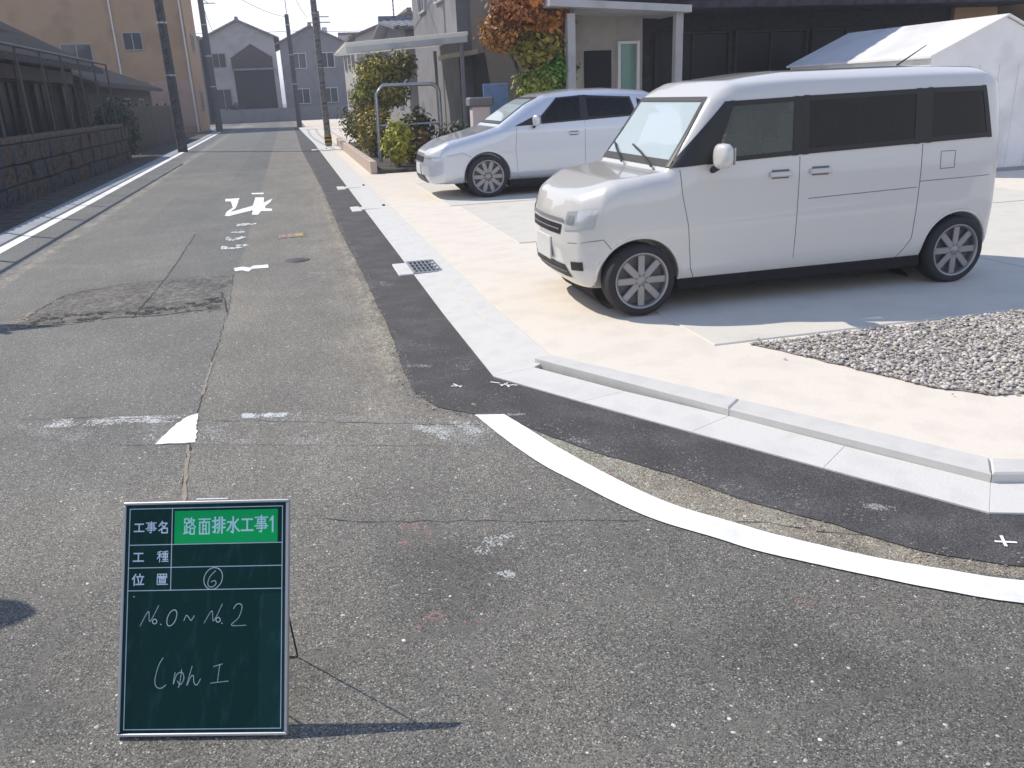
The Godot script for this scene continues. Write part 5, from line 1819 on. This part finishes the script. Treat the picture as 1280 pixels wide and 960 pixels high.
func make_far_end() -> void:
	var a := house("gabled_house", "pale gabled house with a black panel as carport shade at the street's end", -6.3, -0.4, -92.0, -82.0, 7.0, 1.35, false, M.stucco_white, M.roof_blue, 0.45)
	# black panel on the wall stands in for the shade of a carport
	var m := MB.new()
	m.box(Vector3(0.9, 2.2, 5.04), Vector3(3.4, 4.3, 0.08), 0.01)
	part("carport_shade_panel", m, M.void, a)
	m = MB.new()
	m.prism(PackedVector2Array([V(-0.9, 4.35), V(-0.9, 5.4), V(0.9, 6.5), V(2.6, 5.4), V(2.6, 4.35)]), 5.0, 5.09)
	part("dark_gable", m, M.dark_wood, a)
	m = MB.new()
	m.box(Vector3(0.9, 4.4, 5.35), Vector3(3.6, 0.16, 0.7), 0.02)
	part("balcony_slab", m, M.stucco_grey, a)
	window(a, Vector3(-1.9, 5.2, 5.0), Vector3.BACK, 1.1, 1.1)
	window(a, Vector3(-1.9, 2.0, 5.0), Vector3.BACK, 1.2, 1.6)
	var b := house("grey_house", "grey rendered house with a small gable beside the pale gabled house", 0.0, 5.6, -92.5, -82.5, 6.5, 1.3, false, M.stucco_grey, M.roof_blue, 0.4)
	wall_rows(b, Vector3.BACK, 5.0, -2.5, 2.5, [2.0, 5.0], 1.2, 1.2, 2, M.white_frame)
	var c := house("wide_house", "wide pale house with a shallow roof at the right of the street's end", 6.0, 13.5, -93.0, -83.0, 6.2, 1.1, true, M.stucco_white, M.roof_brown, 0.4)
	wall_rows(c, Vector3.BACK, 5.0, -3.5, 3.5, [1.8, 4.8], 1.3, 1.2, 3)
	var f := house("flat_house", "flat roofed grey house at the left of the street's end", -13.0, -6.7, -92.0, -81.5, 7.0, 0.0, false, M.stucco_grey, M.roof_blue, 0.3)
	wall_rows(f, Vector3.BACK, 5.25, -3.0, 3.0, [1.9, 5.0], 1.3, 1.2, 2, M.white_frame)
	# a dark low car in the shade of the carport would not read: only a garden wall
	var w := MB.new()
	w.box(Vector3(0.5, 0.55, -79.6), Vector3(13.0, 1.1, 0.18), 0.02)
	var gw := one("garden_wall", w, M.stucco_grey, "long grey garden wall across the far end of the street", "wall")
	shrub("far_shrub", "small dark shrub behind the garden wall at the street's end", "shrub", Vector3(-4.3, 0, -80.8), Vector3(0.9, 0.9, 0.7), Color(0.025, 0.04, 0.015), Color(0.06, 0.08, 0.03), 1200, 9, 0.1)
	# houses along the right side farther on
	var r3 := house("white_walled_house", "white walled house with a brown gable along the far right", 4.4, 11.0, -66.0, -54.0, 5.0, 1.2, false, M.stucco_white, M.roof_brown, 0.4)
	wall_rows(r3, Vector3.LEFT, 3.3, -5.0, 5.0, [1.6, 4.0], 1.3, 1.1, 3)
	wall_rows(r3, Vector3.BACK, 6.0, -2.8, 2.8, [1.6, 4.0], 1.3, 1.1, 2)
	var r2 := house("low_house", "low house with a grey flat eave beyond the carport", 5.0, 13.0, -46.0, -36.5, 4.15, 0.55, true, M.stucco_grey, M.roof_blue, 0.5)
	wall_rows(r2, Vector3.BACK, 4.75, -3.5, 3.5, [1.6], 1.6, 1.2, 3)
	wall_rows(r2, Vector3.LEFT, 4.0, -4.0, 4.0, [1.6, 3.2], 1.3, 0.9, 2)

func make_right_side() -> void:
	# two storey house behind the garden
	var r := house("grey_two_storey_house", "grey two storey house beyond the garden and the blue panel, cream porch roof below it", 5.0, 10.8, -34.0, -25.5, 6.4, 1.5, true, M.stucco_grey, M.roof_tile, 0.6)
	wall_rows(r, Vector3.BACK, 4.25, -2.5, 2.5, [4.9, 1.5], 1.4, 1.2, 2, M.white_frame)
	wall_rows(r, Vector3.LEFT, 2.9, -3.5, 3.5, [4.9], 1.3, 1.1, 2, M.white_frame)
	var m := MB.new()
	m.prism(PackedVector2Array([V(-3.5, 2.5), V(3.0, 3.2), V(3.0, 3.3), V(-3.5, 2.62)]), 4.26, 5.5)
	part("porch_roof", m, mat(0.6, 0.55, 0.42, 0.7, T.cloudy, 0.4), r)
	# dark house behind the cars
	var d := house("dark_house", "dark timber house with deep eaves behind the two cars", 5.3, 15.2, -25.0, -16.6, 6.0, 1.6, true, M.night_wood, M.roof_tile, 0.7)
	# relative to the house: x -4.95..4.95, front at z 4.2
	m = MB.new()
	m.box(Vector3(-4.1, 1.45, 4.24), Vector3(1.6, 2.9, 0.08), 0.01)
	part("pale_wall_panel", m, mat(0.34, 0.31, 0.28, 0.85, T.cloudy, 0.4), d)
	m = MB.new()
	m.box(Vector3(-4.25, 1.15, 4.3), Vector3(0.55, 2.2, 0.06), 0.01)
	var door := part("door", m, M.void, d)
	m = MB.new()
	m.box(Vector3(-4.06, 1.1, 4.35), Vector3(0.03, 0.3, 0.04), 0.005)
	part("door_handle", m, M.alu, door)
	window(d, Vector3(-3.62, 1.6, 4.29), Vector3.BACK, 0.34, 1.5, 1, M.white_frame, mat(0.14, 0.26, 0.22, 0.1))
	for k in 4:
		window(d, Vector3(-2.2 + 1.75 * k, 1.35, 4.2), Vector3.BACK, 1.55, 2.3, 2, M.night_wood, M.night_pane)
	for k in 4:
		window(d, Vector3(-2.9 + 2.0 * k, 4.6, 4.2), Vector3.BACK, 1.4, 1.1, 2, M.night_wood, M.night_pane)
	m = MB.new()
	m.prism(PackedVector2Array([V(-5.6, 2.95), V(-2.9, 2.8), V(-2.9, 2.92), V(-5.6, 3.07)]), 4.2, 5.6)
	part("porch_canopy", m, mat(0.4, 0.4, 0.41, 0.6, T.cloudy, 0.4), d)
	m = MB.new()
	m.box(Vector3(1.1, 2.95, 4.75), Vector3(7.9, 0.14, 1.15), 0.02)
	part("lower_eave", m, M.roof_tile, d)
	for x in [-5.15, -3.05]:
		m = MB.new()
		m.box(Vector3(x, 1.42, 5.35), Vector3(0.15, 2.84, 0.15), 0.01)
		part("porch_post", m, M.stucco_white, d)
	m = MB.new()
	m.box(Vector3(4.4, 1.5, 4.26), Vector3(1.1, 3.0, 0.12), 0.01)
	part("beige_corner_wall", m, M.stucco_beige, d)
	var nb := house("beige_house", "beige neighbouring house at the right edge beyond the white shed", 16.2, 25.0, -26.0, -15.5, 5.6, 1.6, true, M.stucco_beige, M.roof_tile, 0.6)
	wall_rows(nb, Vector3.BACK, 5.25, -3.6, 3.6, [1.6, 4.3], 1.5, 1.2, 2, M.white_frame)
	wall_rows(nb, Vector3.LEFT, 4.4, -4.0, 4.0, [4.3], 1.3, 1.1, 2, M.white_frame)
	var bw := thing("block_wall", "low grey concrete block wall along the right end of the forecourt", "wall", Vector3(15.6, 0.042, 0))
	for row in 5:
		for k in 36:
			m = MB.new()
			m.box(Vector3(0, 0.1 + 0.2 * row, -15.0 + 0.4 * k + (0.2 if row % 2 else 0.0)), Vector3(0.12, 0.192, 0.392), 0.006)
			part("concrete_block", m, M.stucco_grey, bw)
	# white gabled shed right of the van
	var s := thing("white_shed", "white metal shed with a sunlit gabled roof behind the white van", "shed", Vector3(9.42, 0, -11.37))
	m = MB.new()
	m.prism(PackedVector2Array([V(0, 0), V(0, 1.79), V(1.25, 2.32), V(2.5, 1.79), V(2.5, 0)]), 0.0, -3.8)
	part("wall", m, M.white_metal, s)
	for sd in [-1.0, 1.0]:
		m = MB.new()
		var e: float = 1.25 + sd * 1.31
		m.prism(PackedVector2Array([V(1.25, 2.335), V(e, 1.778), V(e, 1.808), V(1.25, 2.368)]), 0.05, -3.85)
		part("roof_slope", m, M.white_metal, s)
	for k in 7:
		m = MB.new()
		m.box(Vector3(0.18 + 0.357 * k, 0.85, 0.006), Vector3(0.025, 1.6, 0.02), 0.004)
		part("wall_rib", m, M.white_metal, s)
	m = MB.new()
	m.box(Vector3(1.25, 0.05, 0.012), Vector3(2.52, 0.1, 0.03), 0.004)
	part("base_rail", m, M.frame, s)
	# carport
	var c := thing("carport", "white roofed carport on slim dark posts beyond the silver car", "carport", Vector3(3.3, 0, -26.2))
	m = MB.new()
	m.box(Vector3(0, 3.0, 0), Vector3(3.3, 0.1, 5.0), 0.02, Basis(Vector3(0, 0, 1), 0.06))
	part("roof", m, M.canopy, c)
	m = MB.new()
	m.box(Vector3(0, 2.86, 2.45), Vector3(3.25, 0.16, 0.08), 0.01, Basis(Vector3(0, 0, 1), 0.06))
	part("front_beam", m, M.white_metal, c)
	for z in [-2.2, 2.2]:
		m = MB.new()
		m.box(Vector3(1.5, 1.45, z), Vector3(0.1, 2.9, 0.1), 0.01)
		part("post", m, M.frame, c)
	# grey pipe arch
	var g := thing("pipe_arch", "grey pipe arch with a rounded corner among the garden shrubs", "pipe arch", Vector3(2.75, 0.04, -20.5))
	m = MB.new()
	var pts := [Vector3(-0.55, 1.78, 0), Vector3(0.55, 1.78, 0)]
	for k in 6:
		var an := PI / 2 * (1.0 - (k + 1) / 6.0)
		pts.append(Vector3(0.55 + 0.2 * cos(an), 1.58 + 0.2 * sin(an), 0))
	pts.append(Vector3(0.75, 0, 0))
	pts.push_front(Vector3(-0.72, 1.6, 0))
	pts.push_front(Vector3(-0.75, 0, 0))
	m.tube(pts, 0.045, 10)
	part("pipe", m, M.galv, g)
	m = MB.new()
	m.tube([Vector3(-0.73, 0.9, 0), Vector3(0.75, 0.9, 0)], 0.025, 8)
	part("cross_pipe", m, M.galv, g)
	# white cabinet, blue board, planter
	var pb := thing("white_cabinet", "narrow pale pink white cabinet with a grey cap behind the silver car's bonnet", "cabinet", Vector3(4.25, 0.04, -19.5))
	m = MB.new()
	m.box(Vector3(0, 0.62, 0), Vector3(0.42, 1.24, 0.35), 0.02)
	part("body", m, mat(0.68, 0.6, 0.58, 0.6), pb)
	m = MB.new()
	m.box(Vector3(0, 1.34, 0), Vector3(0.56, 0.2, 0.45), 0.03)
	part("cap", m, M.stucco_grey, pb)
	m = MB.new()
	m.box(Vector3(0, 0.7, 0.178), Vector3(0.32, 0.9, 0.012), 0.004)
	part("door", m, mat(0.7, 0.63, 0.61, 0.5), pb)
	var bb := thing("blue_panel", "light blue panel on a stand beside the white cabinet", "panel", Vector3(4.85, 0.04, -20.4))
	m = MB.new()
	m.box(Vector3(0, 1.25, 0), Vector3(0.62, 0.95, 0.05), 0.02)
	part("sheet", m, M.blue_sheet, bb)
	for x in [-0.27, 0.27]:
		m = MB.new()
		m.tube([Vector3(x, 0, -0.04), Vector3(x, 1.72, -0.04)], 0.018, 8)
		part("leg", m, M.frame, bb)
	var pw := thing("brick_planter", "low terracotta brick planter behind the silver car", "planter", Vector3(5.2, 0.04, -18.8))
	var rng := RandomNumberGenerator.new()
	rng.seed = 3
	for row in 5:
		for k in 9:
			m = MB.new()
			m.box(Vector3(-0.98 + 0.24 * k + (0.06 if row % 2 else 0.0), 0.05 + row * 0.105, rng.randf_range(-0.006, 0.006)), Vector3(0.228, 0.095, 0.2), 0.008)
			part("brick", m, M.terracotta, pw)
	m = MB.new()
	m.box(Vector3(0, 0.25, -0.25), Vector3(2.1, 0.5, 0.32), 0.01)
	part("soil", m, M.soil, pw)
	shrub("planter_plant", "low bright green plants growing in the brick planter", "plant", Vector3(5.1, 0.5, -19.05), Vector3(0.9, 0.22, 0.18), Color(0.05, 0.11, 0.03), Color(0.1, 0.19, 0.05), 900, 31, 0.06)
	# low pinkish kerb wall of the garden
	var lw := thing("garden_edging", "low pinkish block edging of the garden along the gutter", "edging", Vector3(1.62, 0.04, 0))
	for k in 16:
		m = MB.new()
		m.box(Vector3(0.0, 0.13, -18.2 - 0.4 - 0.8 * k), Vector3(0.14, 0.26, 0.79), 0.012)
		part("block", m, mat(0.5, 0.4, 0.33, 0.85, T.cloudy, 0.6), lw)
	var gs := MB.new()
	gs.slab(PackedVector2Array([V(1.7, -18.2), V(1.7, -31.0), V(4.6, -31.0), V(4.6, -18.2)]), 0.0, 0.12)
	struct("garden_soil", gs, M.soil)
	# shrubs and trees of the garden
	var list := [
		["yellow_shrub", "bright yellow green shrub at the garden's near corner", Vector3(2.25, 0.12, -18.9), Vector3(0.32, 0.5, 0.35), Color(0.24, 0.24, 0.02), Color(0.46, 0.44, 0.04), 1500],
		["olive_shrub", "olive shrub left of the yellow green shrub, beside the edging", Vector3(2.1, 0.12, -22.6), Vector3(0.5, 0.65, 0.7), Color(0.18, 0.15, 0.03), Color(0.42, 0.34, 0.06), 2200],
		["dark_garden_shrub", "dark green shrub under the pipe arch", Vector3(3.0, 0.12, -21.2), Vector3(0.5, 0.62, 0.5), Color(0.025, 0.04, 0.012), Color(0.07, 0.085, 0.02), 2000],
		["brown_shrub", "reddish brown shrub right of the pipe arch's left leg", Vector3(2.62, 0.12, -19.6), Vector3(0.42, 0.42, 0.35), Color(0.1, 0.06, 0.02), Color(0.2, 0.13, 0.03), 1300],
		["green_hedge", "dark olive hedge block between the pipe arch and the white cabinet", Vector3(3.75, 0.12, -20.2), Vector3(0.5, 0.4, 0.4), Color(0.03, 0.05, 0.012), Color(0.08, 0.1, 0.025), 1600],
		["far_garden_shrub", "olive green shrub farthest along the garden by the slim pole", Vector3(2.15, 0.12, -27.5), Vector3(0.6, 0.75, 1.2), Color(0.08, 0.08, 0.02), Color(0.22, 0.2, 0.04), 2400]]
	for k in list.size():
		var q: Array = list[k]
		shrub(q[0], q[1], "shrub", q[2], q[3], q[4], q[5], q[6], 40 + k, 0.065)
	tree("olive_tree", "olive yellow garden tree in front of the carport", Vector3(2.35, 0.12, -23.6), 2.75, [[Vector3(0, 2.05, 0), Vector3(0.62, 0.5, 0.62)], [Vector3(0.35, 1.55, 0.2), Vector3(0.5, 0.4, 0.5)], [Vector3(-0.25, 1.5, -0.1), Vector3(0.4, 0.42, 0.45)], [Vector3(0.7, 2.2, 0.1), Vector3(0.4, 0.35, 0.4)], [Vector3(-0.1, 1.05, 0.25), Vector3(0.35, 0.3, 0.3)]], [[Color(0.2, 0.18, 0.03), Color(0.5, 0.42, 0.06)], [Color(0.17, 0.16, 0.03), Color(0.45, 0.36, 0.05)], [Color(0.15, 0.17, 0.03), Color(0.4, 0.38, 0.06)], [Color(0.12, 0.11, 0.02), Color(0.3, 0.25, 0.04)], [Color(0.13, 0.09, 0.02), Color(0.32, 0.2, 0.02)]], 12000, 51)
	tree("autumn_tree", "autumn tree, orange red above and green below, behind the silver car", Vector3(4.45, 0.04, -15.95), 3.3, [[Vector3(-0.1, 2.95, 0), Vector3(0.62, 0.4, 0.5)], [Vector3(0.4, 2.7, 0.05), Vector3(0.42, 0.36, 0.42)], [Vector3(-0.5, 2.55, -0.1), Vector3(0.36, 0.3, 0.36)], [Vector3(0.15, 2.25, 0.15), Vector3(0.5, 0.36, 0.42)], [Vector3(0.42, 1.85, 0.1), Vector3(0.4, 0.36, 0.4)], [Vector3(0.1, 1.6, 0.2), Vector3(0.4, 0.32, 0.36)]], [[Color(0.2, 0.05, 0.01), Color(0.5, 0.18, 0.03)], [Color(0.26, 0.08, 0.012), Color(0.5, 0.22, 0.03)], [Color(0.2, 0.07, 0.012), Color(0.48, 0.22, 0.04)], [Color(0.12, 0.12, 0.01), Color(0.36, 0.26, 0.03)], [Color(0.05, 0.14, 0.01), Color(0.14, 0.3, 0.03)], [Color(0.1, 0.16, 0.01), Color(0.28, 0.3, 0.04)]], 17000, 52)
	tree("far_tree", "dark green tree beyond the carport's roof", Vector3(3.4, 0.0, -34.0), 3.4, [[Vector3(0, 2.7, 0), Vector3(0.7, 0.7, 0.7)], [Vector3(0.4, 2.1, 0.2), Vector3(0.6, 0.5, 0.6)], [Vector3(-0.4, 2.0, 0.1), Vector3(0.5, 0.5, 0.5)]], [[Color(0.03, 0.06, 0.02), Color(0.1, 0.14, 0.05)], [Color(0.03, 0.06, 0.02), Color(0.09, 0.12, 0.04)], [Color(0.03, 0.06, 0.02), Color(0.09, 0.12, 0.04)]], 2400, 53)

# ---------- plants ----------
func leaf(m: MB, p: Vector3, out: Vector3, s: float, rng: RandomNumberGenerator) -> void:
	var nn := (out + Vector3(rng.randf_range(-1, 1), rng.randf_range(-0.6, 1.2), rng.randf_range(-1, 1)) * 0.9).normalized()
	var t := nn.cross(Vector3(rng.randf_range(-1, 1), rng.randf_range(-1, 1), rng.randf_range(-1, 1))).normalized()
	var b := nn.cross(t)
	m.quad(p - t * s, p + b * s * 0.55, p + t * s, p - b * s * 0.55)

func foliage(m: MB, at: Vector3, r: Vector3, c0: Color, c1: Color, n: int, rng: RandomNumberGenerator, s: float) -> void:
	# twigs of leaves spread through the volume, denser at the skin
	var done := 0
	while done < n:
		var d := Vector3(rng.randfn(), rng.randfn(), rng.randfn()).normalized()
		var rad := pow(rng.randf(), 0.4) * (0.86 + 0.22 * sin(d.x * 5.0 + at.x) * cos(d.y * 4.0 + d.z * 6.0))
		var c := at + d * rad * r
		var tone := rng.randf()
		for k in 6:
			var p := c + Vector3(rng.randfn(), rng.randfn(), rng.randfn()) * s * 1.1
			if p.y < 0.03:
				continue
			m.col = c0.lerp(c1, clampf(tone + rng.randf_range(-0.25, 0.25), 0, 1))
			leaf(m, p, d, s * rng.randf_range(0.4, 1.25), rng)
		done += 6

func shrub(called: String, label: String, cat: String, at: Vector3, r: Vector3, c0: Color, c1: Color, n: int, sd: int, s: float) -> void:
	var o := thing(called, label, cat, at)
	var rng := RandomNumberGenerator.new()
	rng.seed = sd
	var m := MB.new()
	foliage(m, Vector3(0, r.y, 0), r, c0, c1, n * 3 / 5, rng, s)
	for k in 4:
		var a := rng.randf() * TAU
		foliage(m, Vector3(cos(a) * r.x * 0.4, r.y * rng.randf_range(0.6, 1.3), sin(a) * r.z * 0.5), r * 0.62, c0, c1, n / 10, rng, s)
	part("foliage", m, M.leaf, o)
	var st := MB.new()
	for k in 4:
		var a := rng.randf() * TAU
		st.tube([Vector3(0, -0.05, 0), Vector3(cos(a) * r.x * 0.3, r.y * 0.8, sin(a) * r.z * 0.3), Vector3(cos(a) * r.x * 0.6, r.y * 1.5, sin(a) * r.z * 0.6)], [0.025, 0.018, 0.008], 6)
	part("stems", st, M.bark, o)

func tree(called: String, label: String, at: Vector3, height: float, blobs: Array, cols: Array, n: int, sd: int) -> void:
	var o := thing(called, label, "tree", at)
	var rng := RandomNumberGenerator.new()
	rng.seed = sd
	var t := MB.new()
	t.tube([Vector3(0, -0.05, 0), Vector3(0.03, height * 0.2, 0.02), Vector3(-0.03, height * 0.45, 0), Vector3(0.02, height * 0.75, 0)], [0.09, 0.07, 0.05, 0.02], 10)
	for b in blobs:
		var y: float = minf(height * 0.4, b[0].y * 0.6)
		t.tube([Vector3(0, y, 0), Vector3(b[0].x * 0.5, (y + b[0].y) * 0.52, b[0].z * 0.5), b[0]], [0.045, 0.03, 0.012], 7)
		for k in 5:
			var d: Vector3 = Vector3(rng.randfn(), rng.randfn(), rng.randfn()).normalized() * b[1] * 0.8
			t.tube([b[0] - Vector3(0, b[1].y * 0.4, 0), b[0] + d], [0.014, 0.004], 5)
	part("trunk", t, M.bark, o)
	var m := MB.new()
	for k in blobs.size():
		foliage(m, blobs[k][0], blobs[k][1], cols[k][0], cols[k][1], n / blobs.size(), rng, 0.058)
	part("crown", m, M.leaf, o)

# ---------- the scene ----------
func _ready() -> void:
	# camera: eye height 1.55 m, looking down and to the right of the street
	var cam := Camera3D.new()
	cam.name = "camera"
	add_child(cam)
	cam.fov = rad_to_deg(2.0 * atan(480.0 / 1040.0))
	cam.near = 0.05
	cam.far = 3000.0
	cam.transform = Transform3D(Basis(Vector3(0.96768784, -0.04050729, 0.24887629), Vector3(0.11940002, 0.9429529, -0.3107788), Vector3(-0.22208981, 0.3304527, 0.91732062)).orthonormalized(), Vector3(0, 1.55, 0))
	cam.current = true
	# sky and air
	var env := Environment.new()
	var sm := ProceduralSkyMaterial.new()
	sm.sky_top_color = Color(0.1, 0.19, 0.42).linear_to_srgb()
	sm.sky_horizon_color = Color(0.97, 0.98, 1.0).linear_to_srgb()
	sm.sky_curve = 0.36
	sm.sky_energy_multiplier = 1.2
	sm.ground_horizon_color = Color(0.5, 0.5, 0.5).linear_to_srgb()
	sm.ground_bottom_color = Color(0.2, 0.2, 0.2).linear_to_srgb()
	sm.sun_angle_max = 25.0
	sm.sun_curve = 0.12
	var sky := Sky.new()
	sky.sky_material = sm
	env.background_mode = Environment.BG_SKY
	env.sky = sky
	env.tonemap_mode = Environment.TONE_MAPPER_LINEAR
	env.tonemap_exposure = 1.0
	env.sdfgi_enabled = true
	env.ssao_enabled = true
	env.ssil_enabled = true
	env.fog_enabled = true
	env.fog_density = 0.0021
	env.fog_light_color = Color(0.86, 0.88, 0.93)
	var we := WorldEnvironment.new()
	we.name = "environment"
	we.environment = env
	add_child(we)
	# sun ahead on the left, 47 degrees high
	var sun := DirectionalLight3D.new()
	sun.name = "sun"
	add_child(sun)
	sun.look_at_from_position(Vector3.ZERO, Vector3(0.4917, -0.7361, 0.4651), Vector3.UP)
	sun.light_energy = 1.5
	sun.light_color = Color(1.0, 0.965, 0.91)
	sun.light_angular_distance = 0.5
	sun.shadow_enabled = true
	make_materials()
	M.left_gutter = mat(0.3, 0.33, 0.36, 0.8, T.cloudy, 0.5, T.fine, 0.08)  # darker blue-grey gutter concrete, its partial shade put into the colour
	M.dark_rail = mat(0.06, 0.06, 0.06, 0.6)
	M.old_dust = mat(0.3, 0.28, 0.265, 0.9, T.speckle, 2.0)
	make_ground()
	make_gutters()
	make_lots()
	make_left_side()
	make_far_end()
	make_right_side()
	make_poles()
	make_markings()
	drain(Vector3(0.94, 0, -7.83), "steel drain grate with a pale concrete block at the gutter's road edge")
	drain(Vector3(0.87, 0, -12.7), "concrete drain block crossing the gutter, first beyond the grate", false)
	drain(Vector3(0.85, 0, -16.0), "concrete drain block crossing the gutter, second beyond the grate", false)
	drain(Vector3(0.76, 0, -29.5), "concrete drain block crossing the gutter near the slim pole", false)
	make_cars()
	make_board()
